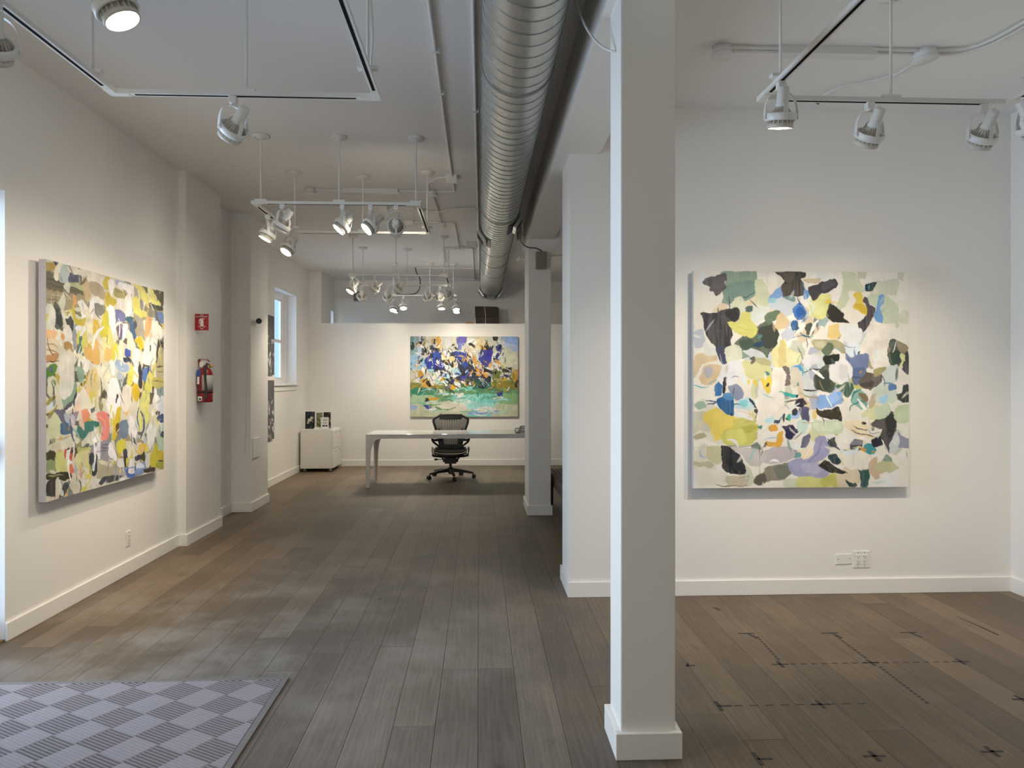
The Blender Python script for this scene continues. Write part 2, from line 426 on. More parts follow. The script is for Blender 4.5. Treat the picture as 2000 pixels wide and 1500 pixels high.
# flared head on the far pillar
prof = [(0.789, 2.86), (0.80, 2.88), (0.84, 2.93), (0.88, 3.0), (0.895, 3.08), (0.905, 3.2), (0.905, 3.34), (0.789, 3.34)]
pc.prism(prof, -8.2, -7.93, mtx=Matrix(((1, 0, 0, 0), (0, 0, -1, 0), (0, 1, 0, 0), (0, 0, 0, 1))))
struct(pc.build('pillar', M_WALL, bevel=0.004))

# baseboards
BH, BT = 0.105, 0.016
def bb(name, boxes):
    m = MB()
    for b in boxes:
        m.box(*b[:4], 0, BH)
    struct(m.build(name, M_TRIM, bevel=0.003))
def ring(x0, x1, y0, y1, t=BT):
    return [(x0 - t, x1 + t, y0 - t, y0), (x0 - t, x1 + t, y1, y1 + t), (x0 - t, x0, y0, y1), (x1, x1 + t, y0, y1)]
bb('baseboard_left', [(-2.72, -2.72 + BT, 4.236, 6.60), (-2.72, -2.65 + BT, 6.60 - BT, 6.60), (-2.65, -2.65 + BT, 6.60, 7.46 + BT), (-2.82, -2.65, 7.46, 7.46 + BT),
                      (-2.82, -2.82 + BT, 7.46, 8.27), (-2.82, -2.60 + BT, 8.27 - BT, 8.27), (-2.60, -2.60 + BT, 8.27, 8.93 + BT), (-2.95, -2.60, 8.93, 8.93 + BT),
                      (-2.95, -2.95 + BT, 8.93 + BT, 12.58), (-2.72, -2.72 + BT, -1.6, 2.74)])
bb('baseboard_back', [(-2.95 + BT, 2.6, 12.58 - BT, 12.58)])
bb('baseboard_middle', [(0.622 - BT, 3.77, 4.93 - BT, 4.93), (0.622 - BT, 0.622, 4.93, 5.38 + BT)])
bb('baseboard_right', [(3.77 - BT, 3.77, -1.6, 4.93 - BT), (3.77 - BT, 3.77, 5.38, 13.72)])
bb('baseboard_pillar', ring(0.558, 0.779, 2.822, 3.045, 0.022))
bb('baseboard_pillar', ring(0.541, 0.789, 7.93, 8.60))

# window in the left wall (double hung, set deep in the wall)
wf = MB()
for y0, y1, xf in ((10.46, 10.56, -3.10), (10.56, 10.66, -3.125), (11.60, 11.69, -3.10), (11.51, 11.60, -3.125)): wf.box(-3.165, xf, y0, y1, 1.44, 2.845)
wf.box(-3.165, -3.10, 10.66, 11.51, 2.775, 2.845); wf.box(-3.165, -3.10, 10.66, 11.51, 1.44, 1.49)
for y0, y1 in ((10.66, 10.70), (11.47, 11.51)): wf.box(-3.165, -3.14, y0, y1, 1.49, 2.775)
wf.box(-3.165, -3.14, 10.70, 11.47, 2.08, 2.13); wf.box(-3.165, -3.14, 10.70, 11.47, 1.49, 1.54); wf.box(-3.165, -3.14, 10.70, 11.47, 2.735, 2.775)
w1 = struct(wf.build('window_1', M_TRIM))
pn = MB().box(-3.164, -3.159, 10.70, 11.47, 1.54, 2.08); pn.box(-3.164, -3.159, 10.70, 11.47, 2.13, 2.735)
pn.build('window_pane', M_GLASS, w1)
sl = MB().box(-2.98, -2.90, 10.43, 11.72, 1.415, 1.44); sl.box(-2.95, -2.935, 10.44, 11.71, 1.335, 1.40)
sl.build('window_sill', M_TRIM, w1, bevel=0.004)
wf2 = MB()
for z0, z1 in ((1.6, 1.65), (2.73, 2.78)): wf2.box(-3.05, -2.99, 13.36, 13.60, z0, z1)
for y0, y1 in ((13.36, 13.39), (13.57, 13.60)): wf2.box(-3.05, -2.99, y0, y1, 1.65, 2.73)
w2 = struct(wf2.build('window_2', M_TRIM))
MB().box(-3.03, -3.024, 13.39, 13.57, 1.65, 2.73).build('window_pane', M_GLASS, w2)

# glass entrance door in the left wall
df = MB()
df.box(-2.90, -2.80, 2.74, 2.80, 0, 2.585); df.box(-2.90, -2.80, 2.80, 4.236, 2.53, 2.585)
df.box(-2.90, -2.82, 4.215, 4.236, 0, 2.53)
d1 = struct(df.build('door_1', M_TRIM))
MB().box(-2.865, -2.855, 2.80, 4.215, 0.13, 2.53).build('door_pane', M_GLASS, d1)
MB().box(-2.885, -2.835, 2.80, 4.215, 0.012, 0.13).build('bottom_rail', M_SILLWOOD, d1)
MB().box(-2.86, -2.775, 4.16, 4.20, 1.03, 1.15).build('door_handle', M_BLACK, d1, bevel=0.004)
MB().box(-2.96, -2.72, 2.74, 4.236, 0.0, 0.012).build('threshold', M_SILLWOOD, d1)

# ------------------------------------------------------------------ paintings: strokes rasterised onto a fine grid of vertices
def vnoise(ny, nx, cells, rng):
    cy, cx = max(2, int(cells * ny / max(nx, ny))) + 1, max(2, int(cells * nx / max(nx, ny))) + 1
    g = rng.random((cy + 1, cx + 1))
    y = np.linspace(0, cy - 1e-6, ny); x = np.linspace(0, cx - 1e-6, nx)
    y0 = y.astype(int); x0 = x.astype(int); fy = (y - y0)[:, None]; fx = (x - x0)[None, :]
    fy = fy * fy * (3 - 2 * fy); fx = fx * fx * (3 - 2 * fx)
    a = g[y0][:, x0]; b = g[y0][:, x0 + 1]; c = g[y0 + 1][:, x0]; d = g[y0 + 1][:, x0 + 1]
    return (a * (1 - fx) + b * fx) * (1 - fy) + (c * (1 - fx) + d * fx) * fy - 0.5

def closed_curve(p, k, pull):
    # closed Catmull-Rom outline through the points; pull < 1 keeps corners tighter
    a, b, c, d = np.roll(p, 1, 0), p, np.roll(p, -1, 0), np.roll(p, -2, 0)
    m1, m2 = (c - a) * 0.5 * pull, (d - b) * 0.5 * pull
    out = []
    for i in range(k):
        t = i / k
        out.append((2 * t ** 3 - 3 * t ** 2 + 1) * b + (t ** 3 - 2 * t ** 2 + t) * m1 + (-2 * t ** 3 + 3 * t ** 2) * c + (t ** 3 - t ** 2) * m2)
    return np.stack(out, 1).reshape(-1, 2)

def parse(txt):
    out = []
    for ln in txt.strip().splitlines():
        h, k, *pts = ln.split(' ')
        out.append((h, k, np.array([[float(a) for a in p.split(',')] for p in pts])))
    return out

def scatter(groups, rng):
    # loose brushwork: (count, palette, u range, v range, half length range, slenderness range, angle, angle spread, kind)
    out = []
    for cnt, pal, ur, vr, lr, sr, ang, spread, kind in groups:
        pal = pal.split()
        for _ in range(cnt):
            cx, cy = rng.uniform(*ur), rng.uniform(*vr); L = rng.uniform(*lr); w = L * rng.uniform(*sr); a = math.radians(ang) + rng.normal(0, math.radians(spread))
            c, s_ = math.cos(a), math.sin(a)
            if kind == 'l':
                b = rng.normal(0, 0.35) * L
                P = [(cx + t * L * c - b * (1 - t * t) * s_, cy + t * L * s_ + b * (1 - t * t) * c) for t in (-1, -0.5, 0, 0.5, 1)]
                out.append((pal[rng.integers(len(pal))], 'l%.1f' % (2 * w), np.array(P)))
            else:
                n = 8 if kind == 'p' else 6
                P = []
                for i in range(n):
                    t = 2 * PI * i / n + rng.uniform(-0.3, 0.3); k = rng.uniform(0.7, 1.25)
                    x, y = L * k * math.cos(t), w * k * math.sin(t)
                    P.append((cx + x * c - y * s_, cy + x * s_ + y * c))
                out.append((pal[rng.integers(len(pal))], kind, np.array(P)))
    return out

def rasterise(txt, nx, ny, base, seed, aspect, dabs=0, rough=5.0, tone=0.10, gain=1.0, under=(), over=()):
    # u, v run 0..1000 across and down the canvas
    rng = np.random.default_rng(seed)
    U, V = np.meshgrid(np.linspace(0, 1000, nx), np.linspace(0, 1000, ny))
    du = rough * 2 * vnoise(ny, nx, 40, rng) + rough * vnoise(ny, nx, 110, rng)
    dv = rough * 2 * vnoise(ny, nx, 40, rng) + rough * vnoise(ny, nx, 110, rng)
    n1, n2 = vnoise(ny, nx, 26, rng), vnoise(ny, nx, 90, rng)
    st = vnoise(ny, nx, 120, rng)
    yi = np.linspace(0, max(2, ny // 9) - 1.001, ny); y0_ = yi.astype(int); fy_ = (yi - y0_)[:, None]
    raw = vnoise(max(2, ny // 9), nx, 130, rng)
    sty = raw[y0_] * (1 - fy_) + raw[np.minimum(y0_ + 1, raw.shape[0] - 1)] * fy_
    img = np.empty((ny, nx, 3)); img[:] = srgb(base)
    img *= (1 + tone * (n1 + 0.4 * n2))[..., None]
    for h, k, p in scatter(under, rng) + parse(txt) + scatter(over, rng):
        c = np.array(srgb(h))
        if k[0] == 'l':
            w = float(k[1:]) / 2
            lo, hi = p.min(0) - w - 14, p.max(0) + w + 14
        else:
            q = closed_curve(p, 5, 1.0) if k == 'p' else closed_curve(p, 3, 0.45)
            lo, hi = q.min(0) - 14, q.max(0) + 14
        x0, x1 = max(0, int(lo[0] / 1000 * (nx - 1))), min(nx, int(hi[0] / 1000 * (nx - 1)) + 2)
        y0, y1 = max(0, int(lo[1] / 1000 * (ny - 1))), min(ny, int(hi[1] / 1000 * (ny - 1)) + 2)
        if x1 <= x0 or y1 <= y0: continue
        sl = (slice(y0, y1), slice(x0, x1))
        cov = 0
        if k[0] == 'l':
            uu = U[sl] + du[sl] * 0.6; vv = V[sl] + dv[sl] * 0.6
            dmin = np.full(uu.shape, 1e9); tt = np.zeros(uu.shape); m = len(p) - 1
            for i in range(m):
                a, b = p[i], p[i + 1]; ab = b - a; L2 = max(1e-6, (ab ** 2).sum())
                t = np.clip(((uu - a[0]) * ab[0] + (vv - a[1]) * ab[1]) / L2, 0, 1)
                d = np.hypot((uu - a[0] - t * ab[0]), (vv - a[1] - t * ab[1]) / aspect)
                tt = np.where(d < dmin, (i + t) / m, tt); dmin = np.minimum(d, dmin)
            ww = w * (0.45 + 0.55 * np.sin(np.clip(tt, 0.06, 0.94) * PI))
            cov = np.clip((ww - dmin) / 1.6 + 0.5, 0, 1)
        else:
            px, py = 1000.0 / nx, 1000.0 / ny
            for ox, oy in ((-0.25, -0.25), (0.25, -0.25), (-0.25, 0.25), (0.25, 0.25)):
                uu = U[sl] + du[sl] + ox * px; vv = V[sl] + dv[sl] + oy * py
                ins = np.zeros(uu.shape, bool); m = len(q)
                for i in range(m):
                    a, b = q[i], q[(i + 1) % m]
                    if a[1] == b[1]: continue
                    cr = ((a[1] > vv) != (b[1] > vv)) & (uu < (b[0] - a[0]) * (vv - a[1]) / (b[1] - a[1]) + a[0])
                    ins ^= cr
                cov = cov + ins * 0.25
        dirn = sty[sl] if rng.random() < 0.65 else st[sl]
        t = tone * rng.uniform(0.6, 1.6)
        cc = c[None, None] * (1 + t * (n1[sl] * 1.6 + dirn * 0.7))[..., None]
        al = (cov * np.clip(0.97 + 0.16 * dirn, 0.5, 1))[..., None]
        img[sl] = img[sl] * (1 - al) + cc * al
    for _ in range(dabs):
        cx, cy = rng.integers(0, nx), rng.integers(0, ny)
        a = rng.normal(PI / 2, 0.7); L = rng.uniform(4, 16); w = rng.uniform(1.0, 3.2)
        sx, sy = int(np.clip(cx + rng.normal(0, 14), 0, nx - 1)), int(np.clip(cy + rng.normal(0, 14), 0, ny - 1))
        R = int(L) + 2
        x0, x1, y0, y1 = max(0, cx - R), min(nx, cx + R), max(0, cy - R), min(ny, cy + R)
        yy, xx = np.mgrid[y0:y1, x0:x1]
        dx, dy = xx - cx, yy - cy
        p_, q_ = dx * math.cos(a) + dy * math.sin(a), -dx * math.sin(a) + dy * math.cos(a)
        bend = q_ + 0.008 * p_ * p_ * rng.normal()
        al = np.clip(1.4 - (p_ / L) ** 2 - (bend / w) ** 2, 0, 1)[..., None] * rng.uniform(0.4, 0.9)
        img[y0:y1, x0:x1] = img[y0:y1, x0:x1] * (1 - al) + img[sy, sx] * rng.uniform(0.86, 1.12) * al
    return np.clip(img, 1e-4, 1) ** 1.10 * gain * np.array([0.96, 1.0, 1.12])

def canvas_face(name, img, origin, ux, uv, parent, material=None, inset=0.0):
    # origin = top-left corner, ux / uv = full width and full height vectors (world)
    ny, nx = img.shape[:2]
    o, ux, uv = np.array(origin), np.array(ux), np.array(uv)
    a, b = np.linspace(0, 1, nx), np.linspace(0, 1, ny)
    P = o[None, None] + a[None, :, None] * ux + b[:, None, None] * uv
    P = P.reshape(-1, 3)
    i = (np.arange(ny - 1)[:, None] * nx + np.arange(nx - 1)[None]).reshape(-1)
    F = np.stack([i, i + nx, i + nx + 1, i + 1], 1)
    me = bpy.data.meshes.new(name)
    me.vertices.add(len(P)); me.vertices.foreach_set('co', P.astype(np.float32).ravel())
    me.loops.add(F.size); me.loops.foreach_set('vertex_index', F.astype(np.int32).ravel())
    me.polygons.add(len(F)); me.polygons.foreach_set('loop_start', np.arange(0, F.size, 4, dtype=np.int32))
    me.update(calc_edges=True)
    at = me.color_attributes.new('paint', 'FLOAT_COLOR', 'POINT')
    c = np.ones((len(P), 4), np.float32); c[:, :3] = img.reshape(-1, 3)
    at.data.foreach_set('color', c.ravel())
    me.materials.append(material or M_PAINT)
    ob = bpy.data.objects.new(name, me); COL.objects.link(ob)
    if parent is not None: ob.parent = parent
    return ob

RIGHT_TXT = '''ccd0b4 p 683,2 733,0 767,43 794,85 760,92 721,89 714,142 691,168 664,157 672,127 683,89
d0d2bb p 847,43 950,28 947,81 935,108 882,100 847,89
cbd2b6 p 809,111 859,100 912,119 947,157 958,240 943,263 927,240 882,240 863,225 866,157 836,157 817,149
cdccb6 s 943,0 977,0 977,39 947,28
cac7ae s 756,0 805,0 802,32 760,36
d3d3bb p 962,180 1000,183 1000,240 962,237
e9e3d3 s 807,2 943,2 950,28 847,43 802,51
ebe5d8 p 592,0 683,0 687,81 672,127 653,157 630,104 653,36
8fa590 s 130,2 292,2 286,92 279,119 240,138 179,130 168,157 130,149 137,104 126,81 149,43 126,20
7f9a8c p 149,66 279,43 282,104 225,142 149,142
557f83 l5 179,138 225,128 263,108 282,96
5c7770 l7 206,157 225,123 248,119 279,100
4f5e58 l6 163,115 166,142 168,180
5b575a s 42,47 73,28 141,13 153,43 137,55 149,77 122,111 99,115 88,92 69,89 76,70 46,62
6b676a p 84,43 137,36 134,74 99,85
cfd3b2 s 282,43 332,36 347,104 363,142 336,165 302,195 263,225 279,157 285,119
d6d6bb p 172,157 210,119 240,149 248,210 210,218
d9dccf p 271,157 347,165 344,195 302,233 263,221
e9e2d3 s 294,0 382,2 416,43 401,81 370,104 347,92 324,43
3d3935 s 378,2 511,0 514,20 496,36 508,66 514,104 485,115 447,111 408,127 416,85 402,74 420,43 393,20
5a5146 p 408,70 454,55 447,98 416,111
645b50 p 416,13 469,9 454,51 424,43
d3c1a0 p 504,36 584,32 576,52 523,55
48444a s 531,77 569,62 592,47 653,32 666,62 645,81 630,95 592,100 576,119 553,134 540,111
5c565c p 592,55 645,39 649,70 599,85
37352e s 628,148 691,190 695,214 726,239 653,235 611,204
6e9ac8 p 508,85 531,92 531,119 511,125
dbd992 p 538,134 561,130 580,108 630,104 634,149 618,195 595,218 546,210 534,172
e0e0a4 p 553,149 599,142 592,195 553,195
e3c75c p 611,130 630,128 630,149 615,149
c9d0d2 p 378,134 447,119 469,149 454,195 408,210 370,180 347,165
7c9a92 p 408,119 466,115 469,138 439,134
7fa7d4 s 378,81 405,74 410,119 370,128 344,134 355,108
9cc7cf s 344,130 382,127 378,151 347,146
3f78b5 p 466,161 492,148 517,168 513,210 489,227 462,206 458,180
2a63a6 p 473,180 504,166 508,195 485,212
5f93c6 l6 460,172 481,155 508,161
2f4f86 l6 481,119 489,142 492,157
3a393f s 34,187 99,193 141,172 202,171 216,191 210,221 187,240 172,263 179,293 172,339 149,362 149,426 130,426 99,350 76,324 57,293 42,255 48,225
4c4f66 s 99,350 149,350 149,426 127,426
50535c l7 92,240 111,271 141,293
55555d l5 65,263 76,233 73,218
2c2b30 p 149,180 206,180 202,221 164,218
9fa6ae l5 124,384 127,415 134,426
5e6a58 s 179,343 225,301 271,303 294,255 332,227 370,240 397,293 382,339 347,377 336,400 309,369 263,354 225,369 195,358
43473e p 302,263 370,248 395,301 378,343 332,356 309,324
6a7d62 p 324,210 370,180 402,191 378,225 347,240
4e6150 p 210,324 263,309 279,343 233,362
2f4a63 p 279,331 317,324 317,346 286,350
d6d27c s 225,191 256,191 263,221 294,263 286,293 271,303 225,295 183,271 156,242 172,233 202,240 214,221
e0dc92 p 195,252 248,240 263,278 218,282
4f6b61 p 240,165 271,161 271,183 248,195
d8c196 p 389,202 408,192 435,221 440,248 416,268 378,263 382,233
c8cbd2 p 408,286 454,263 469,309 424,324
3d6f9a p 447,233 477,225 485,263 454,274
564e55 l5 481,233 477,263 469,286
4a5548 s 519,240 546,233 557,271 550,297 527,293 515,263
7b7689 l7 573,221 574,271
e2c985 s 622,252 672,242 683,293 653,310 621,305
e6e6e0 p 683,255 752,246 782,293 767,331 714,331 683,293
ece5d4 p 821,233 882,240 935,263 912,324 901,430 836,447 805,384 775,354 782,324 813,278
e8e1d0 p 691,195 729,176 782,195 775,221 729,237 698,225
ddc654 s 733,100 775,90 788,134 807,165 799,204 775,191 737,165 753,134
d4b545 p 744,149 790,157 802,195 767,180
4b444b s 790,115 809,121 815,153 841,165 841,202 817,233 805,263 786,280 758,239 786,221 802,195 798,157 781,142
645a58 p 790,127 805,130 805,157 790,157
74a3cf s 857,111 882,106 879,142 864,165 876,210 872,239 838,218 844,180 847,149
27454b s 796,53 849,52 830,85 796,86
8fb3b8 l5 815,58 813,81
55634f s 905,316 947,316 950,354 989,369 986,415 958,445 912,431 899,384
3f5144 p 912,369 950,362 966,415 927,430
9a8d72 s 947,318 989,337 1001,354 989,386 958,369 943,346
4b4a4a s 977,384 1001,369 1001,475 966,453 973,422
d9d9a2 p 964,377 985,383 979,411 973,415 962,449 954,445 962,415
eef0ec l5 941,320 931,354 921,373
e9e2d2 p 935,460 1000,479 996,528 958,566 927,528
cfd6cc p 878,453 943,430 943,506 882,521
b0aa84 p 546,324 592,312 660,315 700,343 704,378 676,369 653,354 607,369 569,363
c2bd9c p 561,331 599,320 607,354 569,354
dfe6e6 p 706,339 767,335 760,384 714,392
6d7a63 s 595,365 622,324 647,354 626,384 607,388
2f302b s 595,401 637,384 677,380 672,403 637,422 611,431
4e4a32 p 599,392 630,392 622,422 603,422
7c89a8 s 702,375 729,401 752,392 798,377 815,393 805,445 767,477 729,484 737,445 706,415
667596 p 729,453 790,445 799,491 744,525
53606f l7 721,487 760,491 798,487
57604f s 561,477 584,453 622,426 641,453 630,491 659,521 653,555 607,559 569,545 552,513
474f45 p 569,483 622,460 630,536 576,544
42524a l8 508,468 546,453 584,453
eae7df p 634,434 676,401 718,422 734,453 723,500 676,519 641,498 628,460
dcd7cf p 676,430 714,445 706,491 679,494
e6dca6 p 370,354 424,312 430,354 485,377 494,422 393,447 353,384
d9c98c p 397,331 420,322 425,422 393,439
e8e1b4 p 431,377 485,384 481,415 439,422
d8d59c p 233,453 225,415 279,422 347,439 356,483 317,500 248,492
bdb98a p 286,400 347,407 355,439 302,430
dcdcc4 p 149,354 202,339 225,392 156,430
e3e2e0 p 134,430 218,415 210,491 149,528 118,498
e6cd58 s 305,500 355,489 361,559 332,560 305,536 317,517
e6cd58 s 244,506 260,502 257,525
e6cd58 s 271,503 288,502 291,542
efe9da p 363,453 424,460 416,566 370,612 324,657 286,612 302,566 355,559
d8c29c p 0,400 42,378 99,378 105,415 42,430 21,460 0,492
d8c29c p 38,453 65,430 126,436 120,475 84,522 34,515
b7b5b9 p 46,453 80,437 86,475 57,494
bfc3c8 p 2,286 42,269 48,339 11,356
dcdcd0 p 46,324 95,354 99,384 50,384
5fb5b5 l6 0,526 34,536 69,534
5fb5b5 l5 65,521 84,509 103,500
9fb5a0 p 4,612 42,600 57,627 19,638
3d78a8 s 92,528 115,506 135,528 126,568 103,575 97,551
2f6796 s 111,583 172,574 189,612 183,669 156,665 126,636 107,612
5b93b9 p 134,574 164,557 185,589 156,598
2b4f7a l6 57,597 88,600 111,604
2b4f7a l6 65,616 95,612 115,597
26283a l6 172,650 176,669
28282f s 141,494 154,489 151,551 141,566 132,559
8f97a8 s 160,528 202,521 231,559 225,583 202,598 172,574
74798a l8 187,536 179,574
bfdcdc p 201,604 256,580 288,612 271,636 225,635 195,629
8fd0d2 p 214,597 248,597 248,623 218,623
f0e9df p 193,638 279,657 299,680 263,689 210,659
d8c2ae l3 195,642 286,669
2b2b38 s 254,588 267,588 292,629 280,625
4a4646 p 279,635 299,636 295,655 280,651
6a6350 l5 294,654 285,680 279,699
e5cf69 s 46,657 103,625 149,657 204,676 219,688 187,726 141,733 135,771 103,784 80,748 73,710 48,695
cdc86f s 187,680 225,679 271,695 299,710 288,771 256,801 149,803 126,763 141,733 179,718
bdb860 p 225,718 286,710 279,733 218,752
d9d47e p 149,741 225,733 240,786 164,794
d2ccaf p 0,695 42,695 34,733 0,748
b5ac8b p 4,756 50,745 57,767 11,779
4a4840 l3 134,805 210,809 294,803
c9c49f p 65,809 130,809 130,877 103,889 61,862
c3bb9e p 4,877 65,876 95,892 73,904 8,896
94b9d8 l5 27,828 34,851 57,858
2f3033 s 130,800 172,813 218,854 238,908 234,936 172,936 134,908 132,870 124,832
3d3f42 p 179,832 214,862 221,915 187,908
c3b8b8 p 317,832 378,813 447,815 467,847 447,871 363,890 321,873
cfc6bf p 172,813 317,824 317,894 256,894 225,854
86cfc4 l7 286,820 271,847 256,873
928a7a p 275,970 317,923 363,898 447,891 448,939 408,962 347,970 302,989
7d8272 p 370,908 447,896 447,939 393,955
6b655c p 279,968 317,930 340,961 302,989
e3dccb p 4,908 88,908 164,938 149,976 27,983
cabfa6 p 149,949 225,949 248,991 164,991
8a806a l5 103,983 134,991 248,991
b3ab96 l6 210,953 256,945 248,976
a5a3bd p 447,877 500,861 546,832 569,767 611,770 631,824 611,864 569,886 627,930 607,955 531,951 469,947 440,915
b6b5c6 p 500,892 576,885 592,930 515,930
9090ae l8 592,786 576,839 531,877
6f6f86 s 508,763 538,747 540,786 515,818 491,813
e9dcbf p 485,824 553,823 550,848 515,867 486,851
6fa39c p 469,843 492,839 494,858 473,864
cbd6b8 s 546,695 685,690 687,745 561,748
d6debf p 561,703 668,699 668,733 569,737
e3cf8a p 553,642 573,650 569,680 550,672
3c372c s 565,633 599,644 676,625 685,689 607,682 575,665
4c4534 p 592,654 668,646 672,676 607,669
8db0dc s 565,582 607,570 630,574 662,538 685,566 685,604 653,625 630,629 592,636 563,616
a3c0e6 p 622,574 660,559 672,597 645,612
eef0f0 l7 611,569 626,600 641,625
5b595e s 721,801 744,777 782,785 784,826 729,826
8f8c92 p 725,801 744,782 779,786 779,801
d8d49a l7 740,817 767,813 782,817
3f9aa0 s 790,801 821,796 849,824 837,848 798,845
cf9a52 s 776,817 803,820 798,845 779,837
e8d9b5 p 698,695 798,688 859,763 798,771 714,733
f0ead8 p 798,688 851,695 866,733 813,729
5a4f5c l5 729,710 760,726 813,741
6f6350 l5 729,733 767,752 851,767
55514e s 813,710 844,688 882,684 901,654 915,644 940,665 940,733 921,780 906,801 906,851 883,794 836,817 824,779 868,757 872,733 836,718
3f3d3b p 889,672 935,669 935,733 905,771
6f6660 p 828,703 882,691 885,733 847,718
2f303a s 824,782 866,763 883,794 851,814 828,810
e6e0d0 s 813,722 870,745 855,771 805,748
7d6f8a l3 809,733 821,752 874,748
9a9aa6 s 947,741 969,763 1001,777 1001,822 950,818 956,779
2f454b p 628,847 664,849 677,886 645,894 626,871
35312a s 573,896 607,873 639,894 711,936 653,936 607,924
e6dfce p 683,839 782,832 828,870 821,908 714,915
3d5f59 s 760,923 813,917 815,945 809,1000 771,1000 773,945
36504d s 701,963 744,980 757,1000 721,996
cdb595 s 813,885 853,853 853,915 883,938 844,966 821,947 809,915
c9c49b p 844,896 905,879 952,911 905,936 859,930
c9dccb l11 828,980 889,976
ece6d8 p 866,938 897,930 905,953 866,953
cdcb85 s 481,953 531,947 607,955 637,938 658,932 662,1000 477,1000
c3c06c p 592,961 656,938 659,995 599,995
4e4f45 s 626,782 654,763 662,810 630,814 618,794
c9d6b6 p 844,635 897,610 914,650 866,689 842,665
c6d3ac p 935,635 1000,618 998,697 943,701
cdd6c3 p 828,559 882,508 937,536 944,591 905,613 844,606
a9cfe0 p 866,582 905,574 897,604 870,604
5f86ae s 905,525 940,523 940,549 907,553
6d635c s 761,515 798,470 872,475 868,513 821,549 781,538
574f4b p 775,517 836,506 828,536 790,536
a9a26e p 836,453 889,441 882,468 844,491
3f4440 s 973,528 1001,525 1001,604 947,598 943,565 967,560
4d6b58 s 659,528 729,512 746,544 714,583 691,568
8fb5a5 p 729,574 760,542 799,566 807,612 775,636 735,612
3f7f74 l8 729,597 744,559 775,547
3a8a86 l5 721,650 725,627 775,597 798,612 802,650
8a7a55 p 767,559 805,574 805,600 782,597
c4b496 p 809,612 828,574 847,566 836,619 817,635
3a3640 s 469,597 508,584 524,612 508,632 462,621
5e5d78 s 481,635 531,629 532,689 500,694 492,657
2f3050 s 405,718 454,709 482,741 471,752 454,780 427,771 420,737
3fb0a8 s 395,551 439,563 486,572 469,585 424,575
4bb5b5 l7 489,431 500,453 504,483
5fa0c8 p 454,445 492,434 500,460 466,464
3fb6c0 l6 496,437 523,453 531,460
dda447 p 342,722 378,709 387,733 355,742
dfae4a s 385,748 412,735 410,786 393,814 341,807 334,786 378,788
a9c8d8 l5 324,779 363,767 385,767
bfe0e2 p 332,676 359,665 370,695 336,703
3d3c50 p 370,691 397,684 395,704 374,704
2d2d34 p 408,665 420,659 418,697 410,691
a9c4e0 p 454,654 490,646 481,678 454,682
3fb09a p 431,665 447,654 450,688 435,688
c9ddcf p 485,688 531,695 515,748 477,741
7a7065 s 408,445 439,439 448,521 418,530 427,475
d5ccb8 p 450,453 485,453 500,528 454,528
33342f l9 508,547 538,553 569,547
a89a6a l5 492,559 531,582 576,585 576,604
6b5f55 l5 416,604 454,597 500,589
9a8f86 l4 416,612 447,635
6f6a80 l4 462,309 500,297 546,309
6a667a l5 519,309 527,335 523,354
d9d6d2 p 546,384 584,415 531,437 500,415
7fb5c8 l4 645,354 683,365
4f4838 l4 721,415 714,400
c9a24a l4 500,701 531,699 553,697
3f8f7a p 294,718 317,710 313,733
55504a l3 305,794 305,930
d9cfc0 l4 302,824 305,915
37352e s 628,148 691,190 695,214 726,239 653,235 611,204
48444a s 529,75 569,62 592,45 653,30 668,60 645,83 630,96 592,102 578,123 553,137 535,111
5c565c p 592,55 645,39 649,70 599,85
d6d27c s 224,190 257,190 265,221 297,262 289,295 271,306 224,298 182,273 153,240 172,231 202,242 216,221
c9c46a l5 195,255 240,271 279,271
e9e3d6 p 302,506 347,566 408,559 416,627 347,680 302,657 294,582
e8e2d4 s 691,676 729,669 805,676 809,688 714,695
ece6da p 676,771 721,771 744,756 805,779 729,779 698,824 668,809
2f302b s 595,403 637,384 679,378 674,406 637,424 609,433
6d7a63 s 593,368 634,325 649,354 626,386 608,390'''
